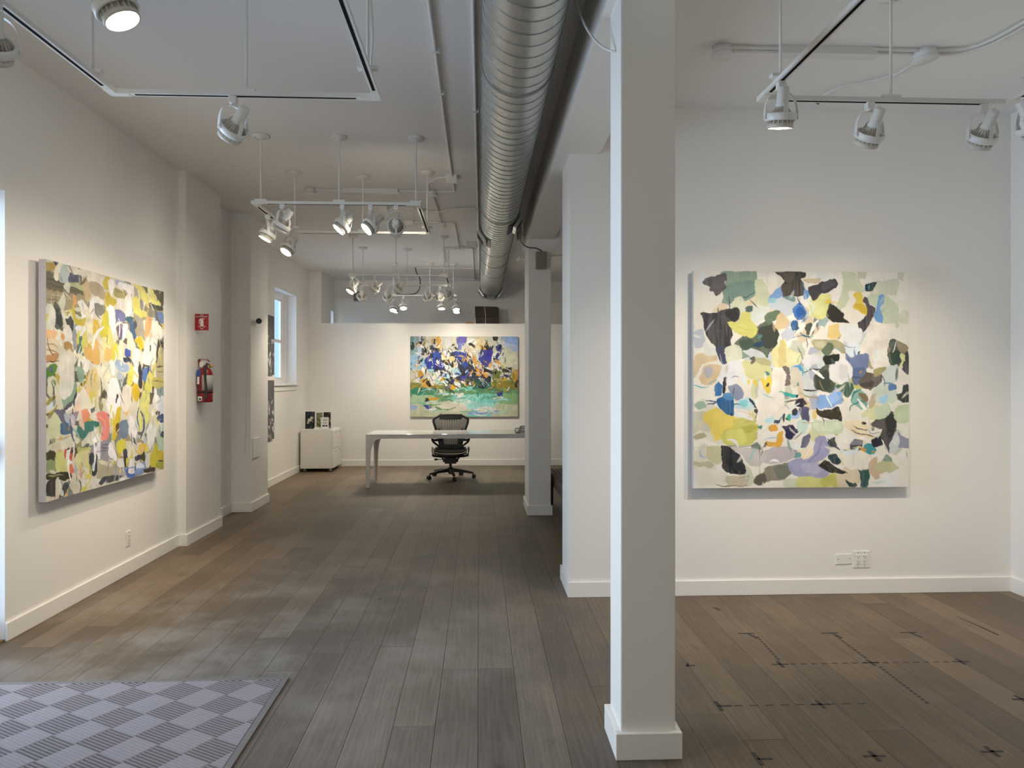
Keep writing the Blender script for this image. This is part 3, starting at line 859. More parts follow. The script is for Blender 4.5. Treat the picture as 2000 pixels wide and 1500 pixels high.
LEFT_TXT = '''8c8062 s 0,43 273,57 273,159 0,204
6e6650 p 0,53 52,55 148,70 252,82 258,121 161,119 96,123 0,115
a89c7c p 0,131 96,123 258,121 251,161 96,202 0,180
4e4838 l8 0,79 96,82 175,92
5a5340 l6 9,102 96,103 216,108
c2b898 l5 3,143 96,140 161,145
7d7355 l5 3,163 83,162
b79a4e p 0,11 55,10 52,33 0,45
3a3f55 p 46,0 77,-2 65,18
e6dfc8 p 55,75 49,43 77,2 109,5 83,38 74,77
b9c3be p 80,76 87,29 106,1 139,8 145,72 109,81
4e536e p 145,58 155,35 189,21 231,28 237,63 148,67
dcd6c6 p 112,96 128,77 162,77 158,103 145,116
b4bb8e p 162,73 252,73 255,99 162,88
3f4a35 l3 162,90 251,102
e2dac8 p 142,1 252,3 410,5 409,61 317,46 245,35 148,30
c9b58c p 245,39 295,45 313,105 295,138 258,125
b3a58a p 303,48 410,56 417,115 362,104 310,97
cdbb4a p 406,38 422,8 458,5 466,34 450,65 421,62
e9e4da p 454,17 504,16 499,77 454,64
c9b33f p 417,83 458,73 474,95 524,103 498,135 441,141 425,115
b2b6cc p 508,14 542,2 595,7 559,31 525,36
ece6de p 542,14 658,13 681,25 639,65 594,46 533,41
a69b63 p 503,53 594,51 621,77 507,92
8a825a l5 507,62 559,60 612,68
e6e0d2 p 524,98 593,95 593,144 532,150
a9a293 p 686,9 714,20 742,109 797,279 748,266 684,155
d8d07a p 677,3 753,5 822,37 826,89 752,67 724,29
d9d385 p 823,5 874,4 916,42 964,58 958,87 842,77 832,36
5d5a44 p 890,5 1000,1 998,76 926,46
4c4b42 p 831,83 980,89 985,111 862,112
8d8772 p 801,108 914,112 903,156 810,148
6f86ad p 909,123 997,125 998,174 913,177
d9cf74 p 666,72 732,74 751,128 810,133 790,167 684,145
e8e3da p 598,85 648,59 661,147 610,192 593,144
7d7fa5 p 506,153 592,164 592,203 514,219
8c8a98 l6 514,209 557,210 610,211
efece8 p 432,155 498,139 509,247 480,278 456,232
e0dcc9 p 514,219 592,222 582,291 521,294
d3c945 p 424,163 448,177 456,232 455,298 407,303 376,284 392,228
dad27c p 456,237 480,278 496,324 447,321
8a867f p 339,147 377,138 421,147 408,186 346,192
55524f l5 343,187 369,203 392,210
ebe6de p 294,174 317,123 362,107 413,125 417,143 339,145 327,215 301,209
dcb92c p 335,215 373,230 368,280 327,288 331,242
5a605b p 49,195 71,175 109,243 102,268 58,280
3f453f p 58,198 96,211 109,251 70,267
3f453f p 121,233 168,225 178,292 161,294
d7d7c2 p 83,179 96,140 112,121 125,149 118,188 109,210
e6e3d6 l10 109,213 122,229 141,227 158,205
cbb93f p 171,169 188,176 202,226 265,216 261,253 188,249
e0a66a p 178,134 192,119 206,153 182,169
e8e4d8 p 209,152 244,140 273,159 244,188
6a7490 l5 244,149 251,178
e2dfd0 p 0,188 33,184 61,214 58,263 33,290 9,243
d9d06a p 0,224 18,222 15,250 0,251
e6b98a p 0,291 33,293 70,291 64,320 3,331
e9e3d6 p 112,275 148,262 171,292 161,327 128,334 112,305
e0a25c p 96,301 118,304 115,325 96,322
9aa0a0 p 174,271 208,260 201,355 181,364
3f7f74 p 208,282 243,297 250,353 257,391 215,381 222,332
e6e6e6 p 195,261 258,261 243,297 208,290
d5d171 p 243,318 272,263 286,285 264,335 257,379 236,345
dfb56a p 257,352 315,345 345,304 376,347 375,425 315,416 271,395
e6ddbb p 273,159 316,225 330,331 286,321 272,251
6f5f7a p 522,237 574,223 573,281 547,308 530,274
eceae4 p 578,233 610,216 627,239 591,290 573,320
4f6a8a p 628,180 669,186 701,264 681,301 645,248
3f6f74 p 601,187 637,174 646,208 610,206
e0a870 p 815,169 861,158 860,201 828,267 788,253
e6e0d0 p 871,185 967,182 965,269 880,253
e6e2c8 p 618,254 663,261 699,334 626,347
dcbf2e p 691,289 748,266 779,300 757,343 719,313
ece7df p 787,320 838,271 911,283 921,400 765,404
4a4236 p 932,287 992,284 999,323 931,326
d8d2c0 l6 954,281 964,318
b6ac86 p 920,330 1003,327 1002,475 917,475
4a402e l8 923,426 994,420
8a805c l6 928,452 999,452
4c5fae p 599,343 644,345 648,377 598,373
333f5a p 581,382 648,385 643,406 580,398
e4e0b8 p 538,307 582,310 580,397 537,398
d6cf52 p 479,334 530,326 520,399 470,391
e0d9a8 p 391,301 455,312 446,391 398,437
e6c078 p 422,350 479,348 470,404 422,401
a7bcd0 p 512,403 580,402 633,425 615,460 528,446
eae7df p 662,365 718,332 747,373 727,494 678,514
3b3a3f p 727,408 755,423 765,530 729,525
6681b5 p 765,443 825,431 865,453 854,485 773,500
dcd366 p 624,479 670,410 680,484 641,543 610,513
e0bb2b p 678,518 729,529 726,580 668,573
d9d56e p 814,479 845,447 882,500 853,558 792,546
bfb36e p 875,484 1004,490 1003,540 884,538
6f6544 l5 880,500 998,509
b79355 p 115,337 161,334 181,382 128,375
e0d0b0 p 0,331 83,331 76,380 0,387
a5764a l4 0,347 45,349 76,360
7a4f30 l4 0,371 33,374 70,384
c18f5f p 0,399 76,388 64,418 0,423
4a3528 l4 0,426 39,422 83,417
5f8a3c p 3,454 52,425 70,453 39,483 3,478
3c5f9a p 27,446 42,444 42,466 27,464
ded9c9 p 89,404 147,369 187,402 187,491 160,562 95,560 83,482
c9c2ae l4 127,420 134,474 127,523
dcd6c4 p 128,383 161,365 187,398 147,420
e3dfae p 181,385 243,383 257,404 208,401
e8e6dc p 243,409 293,412 285,461 242,452
8fae9a p 208,448 249,439 256,495 221,508
dcc793 p 300,456 329,438 367,465 366,568 270,565
d8c98a l6 285,482 314,527 292,565
dedac0 p 390,428 454,423 469,483 389,564 366,563
a8b89a l5 405,483 446,437 462,418
efebe6 p 453,529 486,488 527,493 561,574 444,570
d8d4b4 p 12,557 21,494 58,481 89,559
8fa893 p 101,574 187,501 207,544 193,587 146,622 108,619
e0dcd0 p 89,476 173,476 180,539 120,580 89,557
5d5f66 p 114,620 173,585 207,540 193,594 140,626
d9d5bb p 9,500 51,483 89,545 108,611 89,627 57,589
a89c4e p 0,586 58,560 57,577 3,603
a89c4e p 3,653 70,604 64,626 21,647
d6e0e4 p 3,614 45,584 64,597 27,619
efeae6 l11 235,528 207,578 180,610 127,637
4b3f70 l4 235,532 221,557
e6e0c8 p 228,553 299,542 328,622 269,636 214,616
ead0b8 p 180,615 221,591 227,647 186,644
6d6f80 p 51,628 127,628 114,673 82,659
a08f98 p 153,642 213,637 200,679 159,672
d3d5ae p 21,666 57,636 95,679 88,727 27,746 9,712
b5a5b0 l6 9,661 39,644
4f6f8a p 95,679 146,678 179,711 146,738 95,721
b08f50 p 146,700 166,701 166,716 149,716
b7bcc4 p 117,648 173,643 200,675 186,695 127,678
3f8078 p 206,713 227,676 298,686 365,690 365,726 255,756 213,740
8fb5ae l10 179,711 213,734 233,770
ea9a78 p 245,635 277,627 298,651 276,680 259,688 241,660
e4c6b0 p 224,680 255,678 258,727 227,706
e0d4c4 p 298,660 358,646 373,691 313,682
e58e80 p 358,654 419,648 461,688 450,769 418,794 387,772 403,720 365,686
f0b0a0 l5 373,669 419,690 434,732
d9d6bf p 27,765 199,746 207,780 39,795
b5b090 l4 33,754 186,740
d6d3c0 p 247,767 357,716 372,744 254,795
c3c37f p 213,798 312,809 341,829 226,821
efebe4 p 444,550 478,485 536,505 562,581 517,684 475,681 436,627
e8dfcf p 560,619 578,544 623,519 660,560 639,632 603,656
d9ba3a p 668,526 727,526 735,592 695,606
dbd98a p 733,617 782,553 842,570 832,647 819,723 740,758 722,686
d3bb3a p 517,655 560,628 550,713 515,786 482,778
6a5030 p 516,720 546,713 541,755 516,757
7b8ba0 p 550,704 620,708 619,786 558,780
e9e6de p 629,685 675,682 713,774 673,816 637,769
7a78a8 l4 707,715 720,765 729,801
e9e7e0 p 818,743 849,724 913,771 878,842 836,868 817,804
4f6f7a l4 803,752 807,803 822,835
d7cf55 p 524,804 575,794 611,823 583,859 531,852
e2bd4a p 738,841 797,831 818,875 738,872
c9c23f p 856,905 920,844 929,972 855,962
dcdfe0 p 947,573 1007,585 1005,682 934,673
8fa0a0 p 926,546 1008,542 1007,585 925,583
4a5a80 p 934,694 1006,693 1005,736 933,726
b8c9b5 p 943,753 1004,757 1001,886 930,867
3f4656 p 913,672 956,673 944,690 912,688
3f4656 p 964,786 1003,789 1003,823 969,814
c9b840 p 929,893 1001,902 1000,949 928,935
4a4030 l7 928,945 999,955
a8a84a p 917,954 1001,966 1001,997 916,985
9a97a0 p 327,793 450,792 531,861 498,885 326,862
efebe6 p 341,829 372,783 391,808 379,870 356,862
efebe6 p 449,838 474,798 535,889 514,892 465,867
55535f l4 395,804 450,808
55535f l4 391,817 449,822
55535f l4 390,831 449,835
4e4530 p 0,793 57,804 69,829 33,833 3,829
9aa57a p 3,829 57,836 57,887 3,883
d3d38d p 63,809 120,811 145,872 113,896 63,877
5c4a2e p 139,793 199,795 199,834 146,832
d9d69f p 199,825 290,818 298,868 289,927 212,899
c9694e p 117,803 133,796 149,836 126,838
e5805c p 139,887 159,861 185,894 158,916
c9714e p 159,820 185,815 185,844 159,845
3f3a2a p 3,883 152,901 158,928 3,907
b0a880 l5 9,894 113,904
3c3c40 p 3,918 63,919 63,984 3,969
55585f p 119,933 152,950 132,976 113,997 82,995
d8d4c4 p 63,920 82,919 75,993 57,990
dedbcc p 88,964 107,963 113,988 94,989
dcd5bd p 152,963 185,906 247,906 267,958 185,973
e4e0d6 p 253,946 363,954 347,984 253,977
b8b098 l3 268,944 267,974
b8b098 l3 296,947 296,977
45474f p 297,837 349,838 363,876 348,932 311,939 296,902
c8d2d2 p 318,883 337,885 333,917 318,910
4a4a90 l5 360,871 348,900
b3ad8f p 363,902 386,869 497,903 581,952 530,964 370,957
d9d4bb p 386,875 481,901 473,918 386,892
e8e4da p 523,888 582,896 590,930 530,921
9fc0ae l4 489,884 489,934
b8b4ac p 489,938 616,962 581,980 488,961
4e5258 p 370,978 416,954 530,968 581,990 416,991
5b72b4 p 617,938 698,958 688,1003 616,987
e6e2da p 626,939 653,894 691,929 680,977 634,966
5b72c4 l5 626,942 689,951
8fa3c6 p 689,948 795,932 786,993 698,990
dde0e8 p 708,931 765,939 784,962 717,957
4a4232 p 784,972 896,976 895,999 794,994
4f4a2a p 757,888 796,888 795,928 756,918
3f4258 p 583,853 618,851 617,934 591,926
3f4258 p 690,895 757,887 747,913 699,912
dedbd2 p 805,914 835,907 846,961 804,960
efece6 p 551,985 594,987 585,1004 551,999
3a3f45 l3 802,548 811,589 781,624'''
BACK_TXT = '''d2d0b8 s 0,0 1000,0 1000,1000 0,1000
9bb4dc s 840,0 1000,0 1000,175 925,135 864,62
b7c4da p 864,86 985,110 985,223 895,175
d2d2b4 p 804,127 1000,207 1000,336 840,336
9cc3d6 p 0,231 130,272 130,401 0,385
8fa9a8 p 0,0 99,0 99,151 0,231
6f9690 p 0,0 33,0 27,70 0,78
b5c6d2 p 81,14 111,14 117,304 75,272
7f8a3c s 0,570 262,610 744,570 1000,530 1000,707 0,699
9a8a38 p 792,594 1000,570 1000,659 804,659
6f9f72 s 0,659 1000,659 1000,788 0,804
3f8f74 p 21,643 154,659 238,715 33,723
2f7a68 p 563,554 732,530 744,651 623,683 551,651
86d6c6 p 419,740 804,715 877,788 804,836 563,860 413,812
7ee0d2 p 509,635 569,627 569,667 515,675
b5cfa6 p 0,740 202,740 262,820 21,852
93bf86 p 804,723 1000,723 1000,836 840,844
cfd2b0 s 0,844 322,812 503,852 1000,852 1000,1000 0,1000
a9dcd2 p 503,836 792,836 732,893 533,901
8fa8e0 p 551,949 792,925 804,957 563,977
7fd0c8 p 533,981 732,969 732,1000 533,1000
ebe6d8 p 593,909 744,873 804,921 654,949
e2dcc6 p 262,844 503,844 491,925 274,917
9fb5dc p 0,860 57,869 51,909 3,913
2a2f4a s 130,304 214,167 322,223 419,191 539,223 611,369 756,401 744,562 672,651 533,594 383,691 310,659 322,546 238,449 166,417
2c4a9a p 136,304 202,191 262,191 286,336 238,401 166,401
3558b0 p 202,207 262,207 274,320 214,320
2d50a0 p 425,175 527,240 527,369 479,369 431,272
6a62b0 p 431,6 521,6 509,94 461,143 437,86
7f86c0 p 443,86 479,94 473,167 449,159
36408f p 630,223 684,159 762,151 756,304 726,385 678,369 642,304
4038a8 p 708,175 756,167 744,272 702,288
1f2130 p 654,352 702,401 756,433 744,546 702,498 660,433
dba63c p 593,231 623,240 623,320 660,369 642,401 599,385 581,336
e0aa44 p 569,433 611,401 654,409 672,465 642,498 587,457
e6b04a p 678,465 714,449 726,498 690,506
dfa93f p 244,6 274,14 286,86 274,167 256,159 244,78
c9962e p 75,441 111,409 117,490 81,498
d9a838 p 99,530 190,554 238,594 262,635 190,651 111,610
c9a040 p 949,433 1000,417 1000,546 943,554
c8a23a p 840,514 901,522 895,554 840,546
2e3a8a p 798,119 840,106 846,191 810,183
2a49a0 p 774,240 828,207 822,304 780,328
f0ece0 p 756,248 804,191 798,231 762,304
24305f p 858,465 925,481 943,401 937,481 895,522
efe9e2 p 901,417 937,401 919,465
1c2140 p 967,578 1000,546 1000,635 979,627
1e1e22 p 762,6 810,6 804,46 774,54
22221f p 696,38 744,127 732,167 696,151
26262a p 199,38 232,30 232,94 208,86
2b2b2c p 3,86 33,78 33,159 9,167
4a4536 p 105,6 142,6 136,207 105,223
8f7f4a p 117,30 142,46 142,159 123,175
5a5650 p 184,110 220,119 214,167 184,159
e8ddc0 p 533,38 611,46 623,143 563,151
ecd9a8 p 611,30 690,14 684,127 623,135
f2eee2 p 527,30 593,30 605,94 539,110
d8d6d0 p 310,6 370,6 364,127 322,119
f3efe6 p 310,183 346,167 358,223 322,248
ecd8a0 p 358,256 401,248 413,304 377,336
efe2bc p 286,231 322,240 334,288 298,288
f0e8cc p 401,320 437,320 443,385 407,385
bfe0dc p 370,409 431,385 473,465 419,498 377,473
c5e6e4 p 298,465 346,449 364,514 316,522
eef0ea p 322,369 358,352 377,409 340,433
dff0ee p 286,546 346,554 346,610 298,610
9fd6d0 p 238,530 286,514 286,578 250,594
a8dcdc p 166,409 214,401 220,441 184,441
f2f0ea p 238,449 274,417 286,522 256,538
f0ead2 p 166,498 226,481 232,530 178,530
2a2420 p 142,554 184,562 202,619 172,627
f2ece0 p 184,562 226,554 226,602 196,610
e3b043 p 370,610 419,594 431,651 383,667
f4f0e4 p 413,578 461,570 461,659 431,667
f2f0ea p 461,562 503,570 485,594 461,594
3a40c0 p 473,498 515,498 509,554 479,546
2c3ab0 p 509,449 557,441 575,498 521,490
d8e8f2 p 554,473 575,473 569,498
3038b8 p 226,344 310,352 304,393 238,393
e8e4d8 p 750,336 840,328 816,401 762,385
e6b868 p 738,328 768,336 750,409 732,393
b2b85a p 834,360 877,369 852,401
38351f p 852,401 937,385 925,449 858,449
6f7a30 p 762,417 840,433 828,578 768,562
f4efe6 p 545,578 581,570 575,602 551,602
e8e6d4 l6 190,223 202,304 214,352
f0ece0 l5 334,14 328,78 346,127
efe8d0 l5 569,151 623,167 672,159
f2eee0 l4 515,490 503,570 512,691
b8b878 l4 768,490 804,578 816,683
c8c890 l4 750,562 762,667
c0c080 l4 937,699 961,772 985,852
2b3590 p 810,699 858,691 852,740 816,740
f0e8d0 p 804,756 858,748 852,796 816,788
eee6ca p 780,772 798,772 792,788
1f2026 p 136,780 172,772 172,820 142,820
d6a63c p 172,780 238,756 256,780 208,812
f4efe4 p 142,812 172,836 184,869 154,852
2f48b0 p 123,860 160,852 202,877 166,901
eef2f2 p 123,909 190,901 250,877 238,909 166,925
3048a8 p 401,723 443,719 449,740 413,748
f2eee2 p 443,715 491,707 485,748 443,756
b89a4a l5 370,796 401,764 431,740
26305a l4 304,752 340,756 370,748
ede0c0 p 262,659 310,675 316,723 286,715
efe6d0 l5 45,401 63,449 57,530
3a3a90 p 0,401 15,401 12,429
e0b070 p 39,352 75,360 69,385 45,377
3a5fc0 l4 889,925 901,901 910,925
3a5fc0 l4 892,957 907,957
4a6ac0 l3 895,885 904,893'''

def painting(name, label, img, corner, ux, uv, normal, depth, wallgap):
    # canvas on a stretcher, hung a little off the wall on a cleat
    n = Vector(normal); c = Vector(corner); ux, uv = Vector(ux), Vector(uv)
    root = thing(name, label, 'painting', c + ux * 0.5 + uv)
    canvas_face('painted_canvas', img, c, ux, uv, root)
    m = MB()
    a, b, cc, d = c, c + ux, c + ux + uv, c + uv
    e = -n * depth; f = n * -0.0006
    m.add([a + f, b + f, cc + f, d + f, a + e, b + e, cc + e, d + e], [(0, 1, 5, 4), (1, 2, 6, 5), (2, 3, 7, 6), (3, 0, 4, 7), (4, 5, 6, 7)])
    m.build('stretcher', mat('primed_canvas', (0.52, 0.50, 0.53), 0.7, var=0.03, scale=30), root)
    k = MB()
    mid = c + ux * 0.5 + uv * 0.12
    hw = ux.normalized() * 0.3; hv = uv.normalized() * 0.03
    V = [mid + s * hw + t * hv + q for q in (e, e - n * wallgap) for s, t in ((-1, -1), (1, -1), (1, 1), (-1, 1))]
    k.add(V, [(0, 1, 2, 3), (4, 5, 6, 7), (0, 1, 5, 4), (1, 2, 6, 5), (2, 3, 7, 6), (3, 0, 4, 7)])
    k.build('hanging_cleat', M_TAN, root)
    return settle(root)

img = rasterise(RIGHT_TXT, 440, 440, 'e9e3d3', 11, 1.0, dabs=90, rough=4.5, tone=0.085, gain=0.95,
    under=[(60, 'cdd0b8 dcd6c2 c9c9b4 d8c9ab e4e4de cfd3cf d9d7a8 efe9da e2d2b4', (0, 1000), (0, 1000), (40, 110), (0.5, 1.0), 60, 60, 's'),
           (26, '8fa08c a5a3a0 b8a888 9fb5b0 b5b7c4 c9c06f 7f8a80', (120, 900), (150, 900), (20, 50), (0.4, 0.9), 60, 60, 's')],
    over=[(15, '3a4a55 2f6f80 4fb0b0 5a5248 2a2a33 3f6f60', (180, 880), (280, 900), (10, 36), (0.05, 0.12), 60, 60, 'l'),
          (12, 'f2ece0 e8e4dc d9e4e4', (100, 900), (120, 900), (14, 40), (0.12, 0.3), 70, 50, 'l'),
          (16, '4a5a54 3a3a44 7a6f60 5a8a80 c99a4a', (200, 860), (280, 860), (8, 18), (0.4, 0.9), 60, 60, 's')])
painting('abstract_painting', 'square pale abstract painting with dark, yellow and blue patches over a double outlet', img,
         (1.467, 4.864, 2.250), (1.519, 0, 0), (0, 0, -1.495), (0, -1, 0), 0.042, 0.024)
img = rasterise(LEFT_TXT, 400, 400, 'd9d3bd', 5, 1.1, dabs=160, rough=5.0, tone=0.12, gain=0.95,
    under=[(40, '6e6650 8a8066 5d5a44 a89c7c', (0, 1000), (0, 1000), (60, 140), (0.1, 0.25), 5, 8, 'p'),
           (150, 'e9e4da d9d070 e4dfc8 8a8f86 c9b24a dcd8c0 6a7268 b8c0c4 4a5058 e0b878 efece4 9a9670', (0, 1000), (20, 1000), (35, 85), (0.22, 0.45), 92, 16, 'p')],
    over=[(36, 'f0ece4 e8e2d0 3c4048 d9cf5a 5a6a88 f2f0ea 70694a', (20, 980), (120, 980), (20, 70), (0.06, 0.16), 92, 22, 'l'),
          (30, 'efe9dc d6cc58 e6c8a0 4a4f58', (40, 960), (250, 960), (14, 34), (0.25, 0.5), 90, 25, 'p')])
painting('abstract_painting', 'abstract painting of upright yellow, white and coral dabs on the wall before the fire extinguisher', img,
         (-2.645, 4.50, 2.238), (0, 1.63, 0), (0, 0, -1.485), (1, 0, 0), 0.045, 0.03)
img = rasterise(BACK_TXT, 400, 300, 'd2d0b8', 8, 0.75, dabs=420, rough=7.0, tone=0.14, gain=0.92,
    over=[(110, '20243c 2c3f96 2a2622 1f2a2c f4f0e6 f0ece0 cfd8dc d9a840 14161f', (60, 860), (60, 560), (14, 44), (0.2, 0.45), 75, 35, 'p'),
          (120, 'f4f0e6 e8e2c8 1c1e2a 2f3fa8 cfe4e4 e0b04a 26262a', (40, 900), (80, 680), (16, 46), (0.06, 0.16), 75, 35, 'l'),
          (22, 'b8dcc8 86c8b0 dfe4d0 6f9f72 a8d8d4', (40, 960), (660, 960), (40, 120), (0.10, 0.2), 1, 3, 'l'),
          (26, '6f7a30 4a5a34 2f6a5a b89838', (40, 980), (540, 700), (20, 60), (0.12, 0.3), 20, 30, 'l')])
painting('abstract_painting', 'wide abstract painting in blue, ochre and green behind the desk chair', img,
         (-1.208, 12.525, 2.258), (1.875, 0, 0), (0, 0, -1.40), (0, -1, 0), 0.04, 0.015)

# two black-and-white prints one above the other beyond the second wall pier
def mono(seed, n=120, dark=0.03, top=0.5):
    rng = np.random.default_rng(seed); ny, nx = 120, 120
    im = np.full((ny, nx), 0.05) * (1 + 0.6 * vnoise(ny, nx, 10, rng))
    yy, xx = np.mgrid[0:ny, 0:nx]
    for _ in range(n):
        cx, cy = rng.uniform(0, nx), ny * (0.28 + 0.7 * rng.random()); a = rng.uniform(0, PI); L = rng.uniform(3, 11); w = rng.uniform(1, 4)
        dx, dy = xx - cx, yy - cy; p = dx * math.cos(a) + dy * math.sin(a); q = -dx * math.sin(a) + dy * math.cos(a)
        al = np.clip(1.3 - (p / L) ** 2 - (q / w) ** 2, 0, 1); im = im * (1 - al) + al * rng.choice([0.02, 0.08, 0.3, 0.75])
    return np.repeat(np.clip(im, 0.012, 0.85)[..., None], 3, 2)
for z1, sd, lb in ((2.40, 3, 'upper black and white blossom print on the wall beside the deep window'),
                   (1.495, 4, 'lower black and white blossom print hung beneath its twin near the window')):
    r = thing('framed_print', lb, 'print', (-2.95, 9.915, z1 - 0.83), 'black and white prints near the window')
    canvas_face('printed_face', mono(sd), (-2.918, 9.50, z1), (0, 0.83, 0), (0, 0, -0.83), r, paint_mat('print_paper_%d' % sd, 0.35))
    MB().box(-2.95, -2.919, 9.50, 10.33, z1 - 0.83, z1).build('backing_panel', M_BLACK, r)
    settle(r)

# ------------------------------------------------------------------ lighting tracks
TZ = 2.87
def rail(name, p0, p1, root, trim=0.0):
    p0, p1 = Vector(p0), Vector(p1); d = (p1 - p0).normalized()
    m = MB().bar(p0, p1, 0.036, 0.020)
    s0, s1 = p0 + d * 0.10, p1 - d * 0.10
    dz = Vector((0, 0, -0.0104))
    m.bar(s0 + dz, s1 + dz, 0.014, 0.0012, 1)
    return m.build(name, [M_WHITE, M_SLOT], root)
def stem(root, x, y, canopy=True):
    m = MB().cyl((x, y, TZ + 0.02), (x, y, CH - 0.01), 0.0065, n=10)
    s = m.build('stem', M_WHITE, root)
    MB().box(x - 0.045, x + 0.045, y - 0.018, y + 0.018, TZ + 0.010, TZ + 0.026).build('clip', M_WHITE, s, bevel=0.003)
    c = MB().lathe([(0.0, -0.030), (0.016, -0.030), (0.022, -0.024), (0.058, -0.018), (0.064, -0.012), (0.064, 0.0), (0, 0)], 28, loc=(x, y, CH))
    for a in (0.6, 0.6 + PI): c.cyl((x + 0.045 * math.cos(a), y + 0.045 * math.sin(a), CH - 0.026), (x + 0.045 * math.cos(a), y + 0.045 * math.sin(a), CH - 0.017), 0.006, n=8)
    c.build('canopy', M_WHITE, s)
def track(label, x0, x1, y0, y1, stems, sides='nfrl'):
    r = thing('lighting_track', label, 'lighting track', (x0, y0, TZ), 'suspended white lighting tracks')
    q = {'n': ((x0, y0), (x1, y0)), 'f': ((x0, y1), (x1, y1)), 'l': ((x0, y0), (x0, y1)), 'r': ((x1, y0), (x1, y1))}
    obs = []
    for s in sides: obs.append(rail('rail', (*q[s][0], TZ), (*q[s][1], TZ), r))
    cs = [(x0, y0, 1, 1), (x1, y0, -1, 1)] + ([(x0, y1, 1, -1), (x1, y1, -1, -1)] if 'f' in sides else [])
    for cx, cy, sx, sy in cs:
        m = MB()
        m.box(min(cx - sx * 0.019, cx + sx * 0.075), max(cx - sx * 0.019, cx + sx * 0.075), cy - 0.019, cy + 0.019, TZ - 0.0125, TZ + 0.0115)
        m.box(cx - 0.019, cx + 0.019, min(cy + sy * 0.019, cy + sy * 0.075), max(cy + sy * 0.019, cy + sy * 0.075), TZ - 0.0125, TZ + 0.0115)
        obs.append(m.build('corner_connector', M_WHITE, r))
    for x, y in stems: stem(r, x, y)
    return settle(r)
track('white rectangular lighting track nearest the entrance mat', -1.742, -0.498, 2.36, 3.495, [(-1.742, 3.31), (-1.118, 3.495), (-0.498, 3.22), (-1.742, 2.55), (-0.498, 2.55)])
track('white rectangular lighting track between the entrance and the wall piers, bright far rail', -1.742, -0.478, 5.622, 6.728, [(-1.69, 5.622), (-1.091, 5.622), (-0.497, 5.622), (-1.68, 6.60), (-1.086, 6.728), (-0.478, 6.55)])
track('white rectangular lighting track hanging above the white desk', -1.690, -0.440, 9.47, 10.42, [(-1.66, 9.47), (-1.10, 9.47), (-0.47, 9.47), (-1.66, 10.30), (-1.05, 10.42), (-0.44, 10.25)])
track('farthest white lighting track, hanging over the back painting', -1.44, -0.395, 11.70, 12.36, [(-1.40, 11.70), (-0.81, 11.70), (-0.43, 11.70)], 'nrl')
track('white lighting track in front of the square pale painting', 1.372, 2.602, 2.36, 3.43, [(1.372, 3.215), (2.015, 3.43), (2.602, 2.9)])

# ------------------------------------------------------------------ track spotlights
def lamp_meshes():
    m = MB().box(-0.018, 0.018, -0.018, 0.018, -0.034, 0.0)
    m.cyl((0, 0, -0.034), (0, 0, -0.044), 0.014, n=14)
    adapter = m.build('adapter', M_WHITE, bevel=0.003)
    y = MB()
    prof = [(-0.0745, -0.172), (-0.0735, -0.13), (-0.068, -0.098), (-0.053, -0.068), (-0.026, -0.050), (0, -0.046), (0.026, -0.050), (0.053, -0.068), (0.068, -0.098), (0.0735, -0.13), (0.0745, -0.172)]
    y.strip(smooth_path([(a, 0, b) for a, b in prof], 4), 0.021, 0.0028, (0, 1, 0))
    for sx in (-1, 1): y.cyl((sx * 0.066, 0, -0.160), (sx * 0.079, 0, -0.160), 0.006, n=10)
    yoke = y.build('yoke', M_WHITE)
    g = MB().lathe([(0.0665, 0.016), (0.0695, 0.012), (0.0695, -0.014), (0.0655, -0.018), (0.0585, -0.016), (0.0585, 0.014)], 36, closed=True)
    for k in range(2):
        a = PI / 2 + k * PI
        g.strip([(0.060 * math.cos(a), 0.060 * math.sin(a), 0.012), (0.050 * math.cos(a), 0.050 * math.sin(a), 0.045), (0.030 * math.cos(a), 0.030 * math.sin(a), 0.066)], 0.02, 0.003, (math.cos(a + PI / 2), math.sin(a + PI / 2), 0))
    ring_ = g.build('lamp_ring', M_WHITE)
    s = MB().lathe([(0, 0.130), (0.020, 0.130), (0.0255, 0.126), (0.0275, 0.055), (0.031, 0.050), (0.031, 0.044), (0, 0.044)], 26)
    socket = s.build('socket', M_WHITE)
    b = MB().lathe([(0.0, 0.046), (0.024, 0.046), (0.030, 0.03), (0.036, -0.006), (0.052, -0.030), (0.0575, -0.034), (0.0575, -0.048), (0.053, -0.050), (0.050, -0.042), (0, -0.042)], 32)
    for k in range(18):
        a = 2 * PI * k / 18; c_, s_ = math.cos(a), math.sin(a); t = Vector((-s_, c_, 0)) * 0.0016
        pr = [Vector((0.026 * c_, 0.026 * s_, 0.042)), Vector((0.040 * c_, 0.040 * s_, 0.026)), Vector((0.0555 * c_, 0.0555 * s_, -0.004)), Vector((0.0565 * c_, 0.0565 * s_, -0.036)), Vector((0.034 * c_, 0.034 * s_, -0.026))]
        V = [p + t for p in pr] + [p - t for p in pr]
        b.add(V, [(0, 1, 2, 3, 4), (9, 8, 7, 6, 5)] + [(i, (i + 1) % 5, 5 + (i + 1) % 5, 5 + i) for i in range(5)])
    bulb = b.build('bulb', M_FINS)
    lens = MB().lathe([(0, -0.052), (0.03, -0.051), (0.045, -0.047), (0.0515, -0.043), (0.0515, -0.0425), (0, -0.0425)], 30).build('lens', M_LENS)
    return adapter, yoke, ring_, socket, bulb, lens
PROTO = lamp_meshes()
_first = [True]
LGRP = 'white gimbal spotlights on the tracks'
